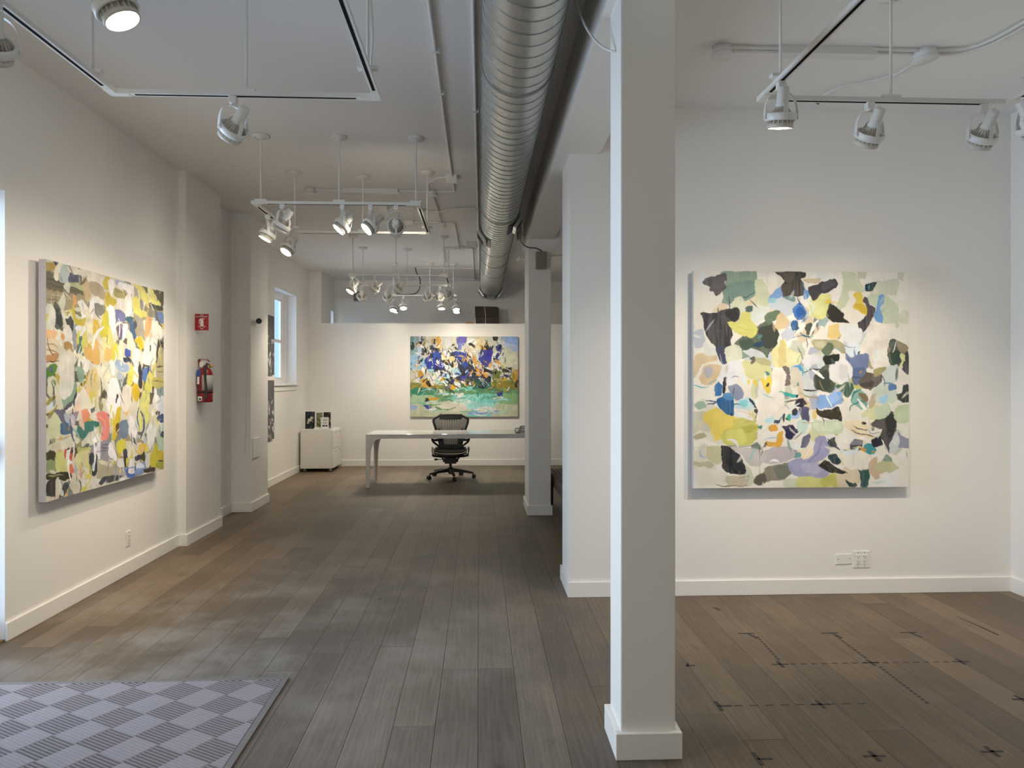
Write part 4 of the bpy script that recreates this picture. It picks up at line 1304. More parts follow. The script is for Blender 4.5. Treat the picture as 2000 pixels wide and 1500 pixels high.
def lamp(x, y, aim, power, label, cone=80):
    root = thing('track_spotlight', label, 'spotlight', (x, y, TZ - 0.0112), LGRP)
    d = (Vector(aim) - Vector((x, y, TZ - 0.17))).normalized()
    az = math.atan2(d.y, d.x) - PI / 2
    tilt = math.acos(max(-1, min(1, -d.z)))
    q = Quaternion((0, 0, 1), az) @ Quaternion((1, 0, 0), tilt)
    if _first[0]:
        obs = list(PROTO); _first[0] = False
    else:
        obs = []
        for p in PROTO:
            c = p.copy(); COL.objects.link(c); obs.append(c)
    adapter, yoke, ring_, socket, bulb, lens = obs
    adapter.parent = root; yoke.parent = root; ring_.parent = root
    yoke.rotation_euler = (0, 0, az)
    ring_.rotation_mode = 'QUATERNION'; ring_.rotation_quaternion = q; ring_.location = (0, 0, -0.160)
    for c in (socket, bulb, lens): c.parent = ring_
    top = Vector((0, 0, -0.160)) + q @ Vector((0, 0.012, 0.128))
    back = q @ Vector((0, 0, 1))
    side = Quaternion((0, 0, 1), az) @ Vector((0.010, 0, 0))
    pts = smooth_path([Vector((0, 0, -0.040)) + side, Vector((0, 0, -0.062)) + side * 1.6 + back * 0.012, (top + Vector((0, 0, -0.05))) / 2 + side * 2 + back * 0.020, top + back * 0.006, top - back * 0.004], 5)
    MB().tube(pts, 0.0042, 8).build('cord', M_WHITE, root)
    if power > 0:
        L = bpy.data.lights.new('spot_beam', 'SPOT')
        L.energy = power * LAMP_W; L.color = LAMP_COL; L.spot_size = math.radians(cone); L.spot_blend = 1.0; L.shadow_soft_size = 0.025
        o = bpy.data.objects.new('spot_beam', L); COL.objects.link(o); o.parent = ring_; o.location = (0, 0, -0.10)
    return root
# first track, by the entrance
lamp(-1.181, 3.495, (-2.72, 4.75, 0.95), 44, 'spotlight hanging alone from the far rail of the track nearest the entrance', 90)
lamp(-1.17, 2.36, (0.15, 2.5, 0.0), 40, 'glowing spotlight cut off by the top edge above the entrance mat', 90)
lamp(-1.742, 2.66, (-2.72, 4.2, 1.0), 34, 'spotlight at the very corner of the picture above the glass door', 90)
# second track
lamp(-1.742, 5.98, (-2.72, 5.6, 0.7), 26, 'lit spotlight lowest-left on the second track, lens turned to the wall', 90)
lamp(-1.527, 5.622, (-2.72, 5.95, 0.9), 26, 'spotlight seen edge-on at the near rail above the two lit lenses', 90)
lamp(-1.742, 6.62, (-2.72, 5.6, 0.8), 32, 'lit spotlight hanging lowest from the left rail of the second track', 90)
lamp(-1.065, 5.622, (-2.72, 5.0, 0.8), 44, 'lit spotlight on the near rail of the second track beside the middle stem', 90)
lamp(-0.848, 5.622, (-2.7, 4.6, 0.8), 44, 'spotlight with dark socket between the lit one and the round-backed one', 90)
lamp(-0.650, 5.622, (-1.2, 12.5, 2.3), 50, 'spotlight showing its round finned back on the second track', 50)
# third track, over the desk
lamp(-1.69, 9.56, (-2.95, 8.75, 0.9), 60, 'brightly lit spotlight at the near corner of the track above the desk', 70)
lamp(-1.69, 10.36, (-2.0, 12.5, 1.0), 30, 'spotlight aimed backwards at the far corner of the track above the desk', 70)
lamp(-1.375, 9.47, (-2.95, 9.9, 1.2), 55, 'spotlight leaning sideways on the near rail left of the middle stem above the desk', 70)
lamp(-1.331, 10.42, (-1.1, 12.5, 1.2), 26, 'spotlight aimed at the back wall, hanging just over the two lit lenses', 70)
lamp(-1.061, 9.47, (-2.7, 10.6, 1.0), 55, 'spotlight leaning sideways directly below the middle stem above the desk', 70)
lamp(-0.756, 10.42, (-0.6, 12.5, 1.4), 50, 'spotlight facing the blue painting on the far rail, first after the curved cable', 70)
lamp(-0.578, 10.42, (-0.1, 12.5, 1.5), 50, 'spotlight with glowing rim in the cluster at the far rail over the desk', 70)
lamp(-0.44, 10.12, (0.6, 12.5, 1.5), 50, 'last spotlight on the far rail over the desk, near the duct', 70)
# fourth track, at the back
lamp(-1.44, 12.05, (-1.6, 10.6, 0.0), 50, 'lit lens at the end of the farthest track, first from the window side', 70)
lamp(-1.237, 11.70, (-1.0, 10.3, 0.0), 50, 'lit spotlight hanging from the near rail of the farthest track', 70)
lamp(-1.43, 12.26, (-2.1, 11.8, 0.4), 45, 'half hidden lit spotlight just under another on the farthest track', 70)
lamp(-0.62, 11.70, (-0.5, 11.0, 0.0), 45, 'upper of two stacked lit spotlights on the farthest track', 70)
lamp(-0.395, 12.30, (-0.5, 11.5, 0.0), 45, 'lower of two stacked lit spotlights on the farthest track', 70)
lamp(-0.395, 11.95, (0.0, 10.3, 0.0), 50, 'lit lens nearest the duct on the farthest track', 70)
# track in front of the square painting
lamp(1.372, 3.21, (1.40, 3.93, 0.0), 16, 'spotlight with a bright crescent lens at the corner beside the white pillar', 90)
lamp(1.908, 3.43, (1.70, 4.93, 0.80), 70, 'spotlight with finned bulb in the middle of the far rail by the square painting', 90)
lamp(2.480, 3.43, (2.50, 4.93, 0.85), 66, 'spotlight at the end of the far rail, beside the angled corner', 90)
lamp(2.602, 3.265, (3.75, 3.55, 0.9), 44, 'spotlight cut by the picture edge, its lens turned towards the side wall', 90)


# ------------------------------------------------------------------ spiral air duct
DX, DZ, DR = 0.202, 3.188, 0.190
r = thing('air_duct', 'large round spiral steel air duct running along the ceiling beside the beam', 'air duct', (DX, 6, DZ - DR))
RY = Matrix(((1, 0, 0), (0, 0, 1), (0, -1, 0)))      # lathe axis z -> y
m = MB().cyl((DX, -1.55, DZ), (DX, 13.42, DZ), DR, n=56, caps=False)
m.build('duct_body', M_DUCT, r)
m = MB(); turns = int((13.0 + 1.5) / 0.113); K = 40
pts = [(DX + (DR + 0.0002) * math.cos(2 * PI * i / K), -1.5 + 0.113 * i / K, DZ + (DR + 0.0002) * math.sin(2 * PI * i / K)) for i in range(turns * K)]
m.tube(pts, 0.0032, 5)
m.build('spiral_seam', M_SEAM, r)
for y in (1.5, 3.78, 4.52, 6.9, 8.75, 9.6, 10.55):
    MB().cyl((DX, y - 0.012, DZ), (DX, y + 0.012, DZ), DR + 0.006, n=56).build('coupling', M_SEAM if y != 4.52 else M_DUCT, r)
MB().lathe([(DR, 0), (DR * 0.98, 0.02), (DR * 0.93, 0.035), (0, 0.036)], 56, loc=(DX, 13.41, DZ), mtx=Matrix(((1, 0, 0), (0, 0, 1), (0, 1, 0)))).build('end_cap', M_DUCT, r)
for y, a in ((7.25, 32), (8.0, 148), (13.05, 35), (13.05, 145)):
    # supply grilles standing off the duct wall on a black saddle
    a_ = math.radians(-a); n_ = Vector((math.cos(a_), 0, math.sin(a_))); t_ = Vector((-n_.z, 0, n_.x))
    c = Vector((DX, y, DZ)) + n_ * (DR + 0.005)
    m = MB()
    sad = [(Vector((DX, y, DZ)) + Vector((math.cos(a_ + s), 0, math.sin(a_ + s))) * (DR + 0.004)) for s in [k * 0.09 - 0.585 for k in range(14)]]
    m.strip(sad, 0.42, 0.008, (0, 1, 0))
    g = m.build('grille_saddle', M_BLACK, r)
    fm = MB()
    up = t_
    for s in (-1, 1):
        fm.bar(c + up * (s * 0.066) + Vector((0, -0.15, 0)) + n_ * 0.022, c + up * (s * 0.066) + Vector((0, 0.15, 0)) + n_ * 0.022, 0.012, 0.034, up=n_)
        fm.bar(c + up * -0.07 + Vector((0, s * 0.15, 0)) + n_ * 0.022, c + up * 0.07 + Vector((0, s * 0.15, 0)) + n_ * 0.022, 0.012, 0.034, up=n_)
    fm.build('grille_frame', M_DUCT, g)
    bm_ = MB()
    bm_.bar(c + Vector((0, -0.14, 0)) + n_ * 0.020, c + Vector((0, 0.14, 0)) + n_ * 0.020, 0.12, 0.024, up=n_)
    for k in range(5):
        o_ = up * (-0.044 + 0.022 * k)
        bm_.bar(c + o_ + Vector((0, -0.14, 0)) + n_ * 0.034, c + o_ + Vector((0, 0.14, 0)) + n_ * 0.034, 0.003, 0.010, up=n_)
    bm_.build('grille_blades', M_BLACK, g)
# straps up to the ceiling
for y in (1.2, 5.2, 9.1, 12.8):
    m = MB()
    m.cyl((DX - 0.09, y, DZ + DR * 0.86), (DX - 0.09, y, CH), 0.005, n=8); m.cyl((DX + 0.09, y, DZ + DR * 0.86), (DX + 0.09, y, CH), 0.005, n=8)
    m.build('hanger', M_DARKMETAL, r)
settle(r)

# ------------------------------------------------------------------ conduits and boxes on the ceiling
CZ = CH - 0.013
def conduit(label, pts, rad=0.0105, z=CZ, clips=(), cat='conduit', smooth=True, name='conduit', material=None):
    P = [(p[0], p[1], p[2] if len(p) > 2 else z) for p in pts]
    P2 = smooth_path(P, 6) if (smooth and len(P) > 2) else P
    rt = thing(name, label, cat, P[0])
    MB().tube(P2, rad, 10).build('pipe' if name == 'conduit' else 'wire', material or M_CONDUIT, rt)
    for x, y in clips:
        MB().box(x - 0.022, x + 0.022, y - 0.010, y + 0.010, z - rad - 0.002, CH).build('clip', M_CONDUIT, rt)
    return settle(rt)
def fillet(pts, rad=0.06):
    out = [Vector((*pts[0], 0))]
    for i in range(1, len(pts) - 1):
        p = Vector((*pts[i], 0)); a = (Vector((*pts[i - 1], 0)) - p); b = (Vector((*pts[i + 1], 0)) - p)
        ra = min(rad, a.length * 0.45, b.length * 0.45); a.normalize(); b.normalize()
        for k in range(6):
            t = k / 5; out.append((p + a * ra) * (1 - t) ** 2 + p * 2 * t * (1 - t) + (p + b * ra) * t * t)
    out.append(Vector((*pts[-1], 0)))
    return [(v.x, v.y) for v in out]
conduit('straight white conduit running forward from the square ceiling junction box', [(-0.250, 0.6), (-0.252, 3.5), (-0.256, 6.60)], smooth=False, clips=((-0.25, 4.1), (-0.253, 4.7)))
conduit('long white conduit hugging the ceiling just left of the steel duct', [(-0.040, 0.4), (-0.033, 3.55), (-0.024, 6.62), (-0.008, 10.4), (-0.005, 13.6)], smooth=False, clips=((-0.03, 5.0), (-0.02, 7.9), (-0.012, 9.4)))
conduit('arched cable from the square junction box towards a hanging stem', [(-0.31, 6.66), (-0.36, 6.66), (-0.43, 6.74), (-0.485, 6.87), (-0.50, 7.06), (-0.50, 7.14)], 0.008)
conduit('short bent conduit linking the square box to the round box behind it', fillet([(-0.255, 6.72), (-0.250, 7.17), (-0.43, 7.18)]), smooth=False)
conduit('short white conduit between the lone round ceiling box and the long raceway', [(-1.62, 7.152), (-1.372, 7.156)], smooth=False)
conduit('white conduit between the long raceway and the round box behind the square one', [(-0.798, 7.165), (-0.53, 7.175)], smooth=False)
conduit('white conduit going back from the round junction box', [(-0.475, 7.24), (-0.456, 8.57)], smooth=False)
conduit('crosswise conduit ending at the small box behind the second track right rail', [(-0.778, 8.58), (-0.49, 8.58)], smooth=False)
conduit('angled white conduit turning towards the desk end of the ceiling', fillet([(-0.41, 8.60), (-0.30, 8.60), (-0.295, 10.18)]), smooth=False)
conduit('wavy white conduit branching off the duct-side conduit', [(-0.035, 7.85), (-0.15, 7.86), (-0.29, 7.90), (-0.42, 8.00), (-0.52, 8.04), (-0.60, 8.0), (-0.68, 7.90), (-0.95, 7.83)], 0.012)
conduit('bent conduit over the farthest track on the duct side', fillet([(-0.25, 10.20), (-0.10, 10.20), (-0.098, 13.6)]), smooth=False)
conduit('bent conduit dropping in line with the last stem above the desk', fillet([(-0.36, 10.20), (-0.53, 10.20), (-0.54, 11.5)]), smooth=False)
conduit('short crosswise conduit reaching the duct above the desk', [(-0.27, 10.14), (-0.03, 10.10)], smooth=False)
conduit('crosswise conduit above the farthest track', [(-1.07, 12.05), (-0.02, 12.05)], smooth=False)
conduit('rearmost crosswise conduit close to the back wall', [(-1.24, 13.30), (-0.02, 13.35)], smooth=False)
conduit('straight conduit pair member left of the oblong raceway over the square painting, back one', [(1.41, 4.03), (1.74, 4.025)], 0.009, smooth=False)
conduit('straight conduit pair member left of the oblong raceway over the square painting, front one', [(1.41, 3.985), (1.74, 3.98)], 0.009, smooth=False)
conduit('back conduit between the oblong raceway and the angled round cover', [(2.22, 4.02), (2.52, 4.02)], 0.009, smooth=False)
conduit('front conduit between the oblong raceway and the angled round cover', [(2.22, 3.97), (2.52, 3.975)], 0.009, smooth=False)
conduit('front one of two swept conduits leaving the round cover towards the side wall', [(2.58, 3.975), (2.70, 3.955), (2.77, 3.925), (2.82, 3.84), (2.85, 3.65), (2.88, 3.3)], 0.009)
conduit('back one of two swept conduits leaving the round cover towards the side wall', [(2.58, 4.03), (2.72, 4.01), (2.80, 3.965), (2.86, 3.86), (2.89, 3.66), (2.92, 3.3)], 0.009)
conduit('thin grey cable wandering from the round cover to the top of the painted wall', [(2.57, 4.06), (2.57, 4.18), (2.55, 4.30), (2.45, 4.40), (2.33, 4.48), (2.27, 4.60), (2.262, 4.80)], 0.007, name='ceiling_cable', cat='cable')
for x, y, lb in ((-1.085, 7.16, 'long white raceway box on the ceiling behind the second track'), (-0.96, 8.58, 'shorter white raceway box seen beneath the second track near rail'), (1.98, 4.0, 'oblong white raceway box above the square painting')):
    hl = 0.275 if x != -0.96 else 0.17
    rt = thing('raceway_box', lb, 'raceway', (x, y, CH))
    MB().box(x - hl, x + hl, y - 0.032, y + 0.032, CH - 0.038, CH).build('housing', M_CONDUIT, rt, bevel=0.003)
    MB().box(x - hl - 0.01, x + hl + 0.01, y - 0.036, y + 0.036, CH - 0.046, CH - 0.038).build('cover', M_CONDUIT, rt)
    settle(rt)
def round_box(x, y, label, rad=0.058, h=0.045, tilt=0.0):
    rt = thing('junction_box', label, 'junction box', (x, y, CH))
    MB().lathe([(0, 0), (rad * 0.84, 0), (rad * 0.84, -h), (0, -h)], 28, loc=(x, y, CH)).build('housing', M_CONDUIT, rt)
    mtx = Matrix.Rotation(tilt, 3, 'Y')
    MB().lathe([(0, 0.001), (rad, 0.001), (rad, -0.006), (rad * 0.93, -0.011), (0, -0.012)], 28, loc=(x, y, CH - h), mtx=mtx).build('cover', M_WHITE, rt)
    settle(rt)
def square_box(x, y, label, s=0.05, h=0.05):
    rt = thing('junction_box', label, 'junction box', (x, y, CH))
    MB().box(x - s, x + s, y - s, y + s, CH - h, CH).build('housing', M_CONDUIT, rt)
    MB().box(x - s - 0.003, x + s + 0.003, y - s - 0.003, y + s + 0.003, CH - h - 0.006, CH - h).build('cover', M_WHITE, rt, bevel=0.002)
    settle(rt)
square_box(-0.262, 6.66, 'square white junction box at the end of the long straight conduit')
round_box(-0.478, 7.18, 'round junction box just behind the square one')
round_box(-1.672, 7.155, 'round junction box at the far end of the crosswise conduit')
round_box(-0.447, 8.62, 'small round junction box behind the second track right rail', 0.045)
square_box(-0.318, 10.2, 'small square junction box near the duct over the desk', 0.04, 0.04)
square_box(-1.05, 7.83, 'small white box hung at the end of the wavy conduit', 0.05, 0.05)
round_box(1.372, 4.005, 'round white ceiling cover alone at the end of the conduits', 0.064, 0.05)
round_box(2.552, 4.0, 'round white ceiling cover hanging at a slant between conduits', 0.072, 0.05, -0.16)
m = MB().box(-0.19, -0.05, 9.80, 10.06, CH - 0.012, CH)
for k in range(6): m.box(-0.18, -0.06, 9.825 + 0.04 * k, 9.84 + 0.04 * k, CH - 0.016, CH - 0.012)
tag(m.build('ceiling_vent', M_CONDUIT), 'small slotted vent on the ceiling beside the steel duct', 'vent')
tag(MB().tube(smooth_path([(2.272, 4.70, CH), (2.272, 4.70, CH - 0.03), (2.262, 4.70, CH - 0.045), (2.25, 4.70, CH - 0.035)], 5), 0.003, 6).build('ceiling_hook', M_DARKMETAL), 'tiny hook in the ceiling near the top of the painted wall', 'hook')
tag(MB().tube(smooth_path([(-1.74, 6.55, CH), (-1.74, 6.55, CH - 0.035), (-1.735, 6.54, CH - 0.05), (-1.728, 6.53, CH - 0.04)], 5), 0.003, 6).build('ceiling_hook', M_CONDUIT), 'tiny hook in the ceiling beside a left stem of the second track', 'hook')
tag(MB().tube(smooth_path([(3.30, 4.20, CH), (3.30, 4.20, CH - 0.05), (3.285, 4.20, CH - 0.065), (3.27, 4.20, CH - 0.05)], 5), 0.0035, 6).build('ceiling_hook', M_CONDUIT), 'tiny hook in the ceiling towards the side wall', 'hook')
# loose cables
tag(MB().tube(smooth_path([(-1.08, 12.1, CH), (-1.06, 12.08, 3.30), (-1.0, 12.0, 3.20), (-0.99, 11.95, 3.05), (-1.03, 11.85, 2.94), (-1.12, 11.75, 2.895), (-1.36, 11.71, 2.888)], 6), 0.008, 8).build('feed_cable', M_DARKMETAL), 'dark curved feed cable swinging down to the farthest track', 'cable')
tag(MB().tube(smooth_path([(0.385, 7.25, 3.06), (0.42, 7.6, 3.03), (0.47, 7.82, 2.985), (0.545, 7.915, 2.965), (0.63, 7.915, 2.955), (0.70, 7.915, 2.91), (0.728, 7.918, 2.84), (0.722, 7.92, 2.79)], 6), 0.006, 8).build('speaker_cable', M_BLACK), 'black cable drooping from the duct grille to the wall speaker', 'cable')
tag(MB().tube(smooth_path([(0.44, 3.40, CH), (0.445, 3.25, 3.20), (0.47, 3.10, 3.02), (0.505, 2.98, 2.90), (0.54, 2.92, 2.85), (0.558, 2.91, 2.845)], 6), 0.005, 8).build('loose_cable', M_WHITE), 'loose white cable drooping from the ceiling onto the nearest pillar', 'cable')
tag(MB().tube(smooth_path([(-0.498, 3.215, CH), (-0.485, 3.22, 3.20), (-0.478, 3.23, 3.06), (-0.49, 3.26, 2.94), (-0.498, 3.30, 2.882)], 6), 0.005, 8).build('feed_cable', M_WHITE), 'white feed cable beside a stem of the track nearest the entrance', 'cable')
# conduits behind the middle wall
conduit('sloping white conduit on the ceiling between the far pillar and the wall end, upper', [(1.05, 8.6), (1.9, 11.4)], smooth=False)
conduit('sloping white conduit on the ceiling between the far pillar and the wall end, lower', [(1.12, 8.3), (2.05, 11.4)], smooth=False)
conduit('crosswise conduit glimpsed between the far pillar and the wall end', [(0.95, 10.8), (3.0, 10.8)], smooth=False)

# small pendant by the head of the far pillar
rt = thing('pendant_fixture', 'small white fixture hanging beside the head of the far pillar', 'fixture', (0.515, 8.66, CH))
MB().lathe([(0, 0), (0.05, 0), (0.05, -0.09), (0.044, -0.10), (0, -0.10)], 24, loc=(0.50, 8.70, 3.30)).build('canister', M_CONDUIT, rt)
MB().cyl((0.49, 8.70, 3.20), (0.49, 8.70, 2.99), 0.004, n=8).build('stem', M_CONDUIT, rt)
MB().cyl((0.50, 8.70, 3.30), (0.50, 8.70, CH), 0.02, n=12).build('mount', M_CONDUIT, rt)
m = MB().lathe([(0.030, 0.05), (0.034, 0.05), (0.062, -0.01), (0.058, -0.01)], 4, loc=(0.50, 8.70, 2.955), closed=True)
m.box(0.47, 0.53, 8.67, 8.73, 2.985, 3.005)
m.build('shade', M_PLASTIC, rt)
settle(rt)
# wall speaker
rt = thing('wall_speaker', 'grey box speaker mounted high on the far pillar', 'speaker', (0.672, 7.93, 2.72))
MB().box(0.615, 0.730, 7.82, 7.91, 2.722, 2.905).build('cabinet', M_SPEAKER, rt, bevel=0.006)
MB().box(0.622, 0.723, 7.814, 7.82, 2.729, 2.898).build('grille', mat('speaker_cloth', (0.25, 0.235, 0.19), 0.8, var=0.1, scale=200), rt)
MB().box(0.655, 0.69, 7.91, 7.93, 2.78, 2.84).build('bracket', M_DARKMETAL, rt)
settle(rt)

# ------------------------------------------------------------------ on the left wall
def text_mesh(txt, size, m):
    cu = bpy.data.curves.new('txt', 'FONT'); cu.body = txt; cu.size = size; cu.align_x = 'CENTER'; cu.extrude = 0.0004
    o = bpy.data.objects.new('txt', cu); COL.objects.link(o)
    bpy.context.view_layer.update()
    me = bpy.data.meshes.new_from_object(o.evaluated_get(bpy.context.evaluated_depsgraph_get()))
    V = [m @ v.co for v in me.vertices]; F = [tuple(p.vertices) for p in me.polygons]
    bpy.data.objects.remove(o); bpy.data.curves.remove(cu); bpy.data.meshes.remove(me)
    return V, F

# red sign projecting from the pier
rt = thing('fire_sign', 'red fire extinguisher sign projecting from the white wall pier', 'sign', (-2.65, 6.80, 1.96))
sx0, sx1, sy, sz0, sz1 = -2.65, -2.525, 6.80, 1.962, 2.115
MB().box(sx0, sx1, sy, sy + 0.004, sz0, sz1).build('sign_plate', M_SIGNRED, rt)
MT = Matrix.Translation((-2.587, sy - 0.001, 0)) @ Matrix.Rotation(PI / 2, 4, 'X')
m = MB()
for tx, sz, zz in (('FIRE', 0.017, 2.097), ('EXTINGUISHER', 0.0155, 2.084)):
    V, F = text_mesh(tx, sz, Matrix.Translation((-2.587, sy - 0.0008, zz)) @ Matrix.Rotation(PI / 2, 4, 'X'))
    m.add(V, F)
def zpoly(mb, pts, y0=sy - 0.0012, y1=sy):
    n = len(pts); V = [(-2.587 + x, y0, z) for x, z in pts] + [(-2.587 + x, y1, z) for x, z in pts]
    mb.add(V, [tuple(range(n)), tuple(range(2 * n - 1, n - 1, -1))] + [(i, n + i, n + (i + 1) % n, (i + 1) % n) for i in range(n)])
zpoly(m, [(-0.014, 1.997), (0.016, 1.997), (0.016, 2.052), (0.010, 2.060), (-0.008, 2.060), (-0.014, 2.052)])
zpoly(m, [(-0.006, 2.062), (0.010, 2.062), (0.026, 2.070), (0.024, 2.074), (-0.018, 2.070), (-0.026, 2.05), (-0.026, 2.02), (-0.022, 2.02), (-0.021, 2.05)])
zpoly(m, [(-0.034, 2.004), (-0.021, 2.003), (-0.021, 2.0), (-0.028, 2.0), (0.001, 1.975), (0.030, 2.0), (0.022, 2.0), (0.022, 2.003), (0.036, 2.004), (0.001, 1.969)])
m.build('lettering', M_PAPER, rt)
settle(rt)
# fire extinguisher
ex, ey = -2.580, 6.87
rt = thing('fire_extinguisher', 'red fire extinguisher with black hose on the white wall pier', 'fire extinguisher', (ex, ey, 1.29))
MB().lathe([(0, 0), (0.058, 0), (0.064, 0.004), (0.066, 0.012), (0.066, 0.265), (0.060, 0.295), (0.042, 0.318), (0.022, 0.328), (0.022, 0.345), (0, 0.345)], 36, loc=(ex, ey, 1.29)).build('cylinder', M_RED, rt)
m = MB().cyl((ex, ey, 1.635), (ex, ey, 1.662), 0.018, n=18)
m.bar((ex - 0.045, ey, 1.664), (ex + 0.012, ey, 1.656), 0.022, 0.016); m.bar((ex + 0.012, ey, 1.655), (ex + 0.04, ey, 1.640), 0.02, 0.014)
m.build('valve', M_CHROME, rt)
m = MB().bar((ex - 0.055, ey, 1.695), (ex + 0.018, ey, 1.690), 0.022, 0.006); m.bar((ex - 0.056, ey, 1.655), (ex - 0.056, ey, 1.695), 0.022, 0.008); m.bar((ex + 0.018, ey, 1.690), (ex + 0.040, ey, 1.670), 0.022, 0.008)
m.build('handle', M_RED, rt, bevel=0.002)
MB().bar((ex - 0.048, ey - 0.013, 1.645), (ex + 0.004, ey - 0.013, 1.648), 0.003, 0.050).build('inspection_tag', M_PAPER, rt)
MB().tube(smooth_path([(ex + 0.020, ey - 0.01, 1.650), (ex + 0.030, ey - 0.055, 1.640), (ex + 0.024, ey - 0.072, 1.60), (ex + 0.028, ey - 0.074, 1.50), (ex + 0.034, ey - 0.074, 1.42), (ex + 0.036, ey - 0.074, 1.36)], 6), 0.0105, 12).build('hose', M_BLACK, rt)
MB().cyl((ex + 0.036, ey - 0.074, 1.375), (ex + 0.036, ey - 0.076, 1.325), 0.012, 0.016, 14).build('nozzle', M_BLACK, rt)
MB().lathe([(0.0665, 0.0), (0.069, 0.0), (0.069, 0.018), (0.0665, 0.018)], 36, loc=(ex, ey, 1.378), closed=True).build('strap', M_BLACK, rt)
def wrap(name, a0, a1, z0, z1, rad, mt, n=10):
    m = MB(); V = []
    for i in range(n + 1):
        a = math.radians(a0 + (a1 - a0) * i / n); V += [(ex + rad * math.cos(a), ey + rad * math.sin(a), z0), (ex + rad * math.cos(a), ey + rad * math.sin(a), z1)]
    m.add(V, [(2 * i, 2 * i + 2, 2 * i + 3, 2 * i + 1) for i in range(n)], smooth=True)
    o = m.build(name, mt, rt); s = o.modifiers.new('thick', 'SOLIDIFY'); s.thickness = 0.0008
wrap('instruction_label', -95, 10, 1.405, 1.545, 0.0668, M_GREY)
wrap('class_label', -150, -95, 1.302, 1.345, 0.0668, M_PAPER)
MB().cyl((ex - 0.024, ey - 0.0655, 1.323), (ex - 0.024, ey - 0.0668, 1.323), 0.010, n=16).build('class_mark', mat('label_green', (0.01, 0.08, 0.05), 0.5), rt)
MB().bar((ex - 0.040, ey - 0.058, 1.53), (ex - 0.040, ey - 0.058, 1.592), 0.036, 0.004, up=(0, 1, 0)).build('service_tag', M_BLUE, rt)
MB().bar((ex - 0.046, ey - 0.056, 1.46), (ex - 0.044, ey - 0.056, 1.53), 0.020, 0.003, up=(0, 1, 0)).build('service_tag', M_PAPER, rt)
MB().lathe([(0, 0), (0.015, 0), (0.018, -0.004), (0.018, -0.012), (0, -0.012)], 18, loc=(ex + 0.050, ey - 0.01, 1.632), mtx=Matrix.Rotation(PI / 2, 3, 'X')).build('gauge', M_BRASS, rt)
MB().box(-2.65, ex - 0.055, ey + 0.01, ey + 0.03, 1.45, 1.56).build('wall_bracket', M_DARKMETAL, rt)
settle(rt)
# security camera on the second pier
rt = thing('security_camera', 'black-faced round security camera on the second white wall pier', 'camera', (-2.60, 8.40, 2.18))
MB().cyl((-2.60, 8.42, 2.16), (-2.585, 8.42, 2.16), 0.032, n=22).build('mount', M_PLASTIC, rt)
MB().cyl((-2.585, 8.42, 2.16), (-2.55, 8.40, 2.178), 0.010, n=12).build('arm', M_PLASTIC, rt)
d = Vector((0.18, -0.97, -0.1)).normalized(); c = Vector((-2.545, 8.40, 2.18))
MB().cyl(c + d * -0.035, c + d * 0.022, 0.030, 0.034, 26).build('body', M_PLASTIC, rt)
MB().cyl(c + d * 0.022, c + d * 0.028, 0.033, 0.031, 26).build('lens', M_BLACK, rt)
settle(rt)
tag(MB().tube(smooth_path([(-2.597, 8.43, 2.14), (-2.598, 8.40, 2.08), (-2.62, 8.265, 1.99), (-2.64, 8.264, 1.6), (-2.655, 8.264, 0.9), (-2.66, 8.264, 0.62)], 6), 0.004, 8).build('camera_cable', M_WHITE), 'thin white cable running down the second wall pier from the camera', 'cable')
tag(MB().box(-2.60, -2.588, 8.33, 8.56, 0.60, 0.83).build('access_panel', M_WHITE, bevel=0.003), 'white access panel low on the side of the second wall pier', 'panel')

def outlet(loc, rz, gangs, label):
    # faces local -Y
    w = 0.072 + 0.046 * (gangs - 1); h = 0.117
    rt = thing('wall_outlet', label, 'outlet', loc, None, rz)
    MB().box(-w / 2, w / 2, -0.006, 0, 0, h).build('cover_plate', M_PLASTIC, rt, bevel=0.002)
    for g in range(gangs):
        gx = (g - (gangs - 1) / 2) * 0.046
        MB().box(gx - 0.0165, gx + 0.0165, -0.009, -0.006, 0.025, 0.092).build('receptacle', M_PLASTIC, rt, bevel=0.001)
        m = MB()
        for zc in (0.075, 0.042):
            m.box(gx - 0.0085, gx - 0.006, -0.0096, -0.009, zc, zc + 0.009); m.box(gx + 0.006, gx + 0.0085, -0.0096, -0.009, zc + 0.001, zc + 0.008)
            m.cyl((gx, -0.009, zc - 0.006), (gx, -0.0096, zc - 0.006), 0.003, n=10)
        for zc in (0.012, 0.105): m.cyl((gx, -0.006, zc), (gx, -0.0068, zc), 0.003, n=10)
        m.build('slots', M_DARKMETAL, rt)
    return rt
outlet((2.680, 4.93, 0.180), 0, 2, 'double white outlet with four sockets below the square painting')
rt = thing('blank_wall_plate', 'blank white wall plate slightly crooked beside the double outlet', 'wall plate', (2.555, 4.93, 0.206))
rt.rotation_euler = (0, -0.035, 0)
MB().box(-0.058, 0.058, -0.006, 0, 0, 0.071).build('cover_plate', M_PLASTIC, rt, bevel=0.002)
m = MB()
for x in (-0.041, 0.041): m.cyl((x, -0.006, 0.036), (x, -0.0068, 0.036), 0.003, n=10)
m.build('screws', M_DARKMETAL, rt)
outlet((-2.72, 5.677, 0.215), PI / 2, 1, 'white outlet under the painting of yellow dabs')
outlet((-2.82, 8.21, 0.225), PI / 2, 1, 'white outlet in the shaded recess between the wall piers')
tag(MB().box(-2.95, -2.942, 12.28, 12.36, 1.28, 1.42).build('light_switch', M_PLASTIC, bevel=0.002), 'pale switch plate between the deep window and the corner', 'switch')
tag(MB().box(-2.37, -2.27, 13.60, 13.66, 2.99, 3.17).build('wall_vent', mat('vent_grey', (0.20, 0.21, 0.21), 0.6), bevel=0.003), 'grey square vent high on the rear wall behind the lamps', 'vent')
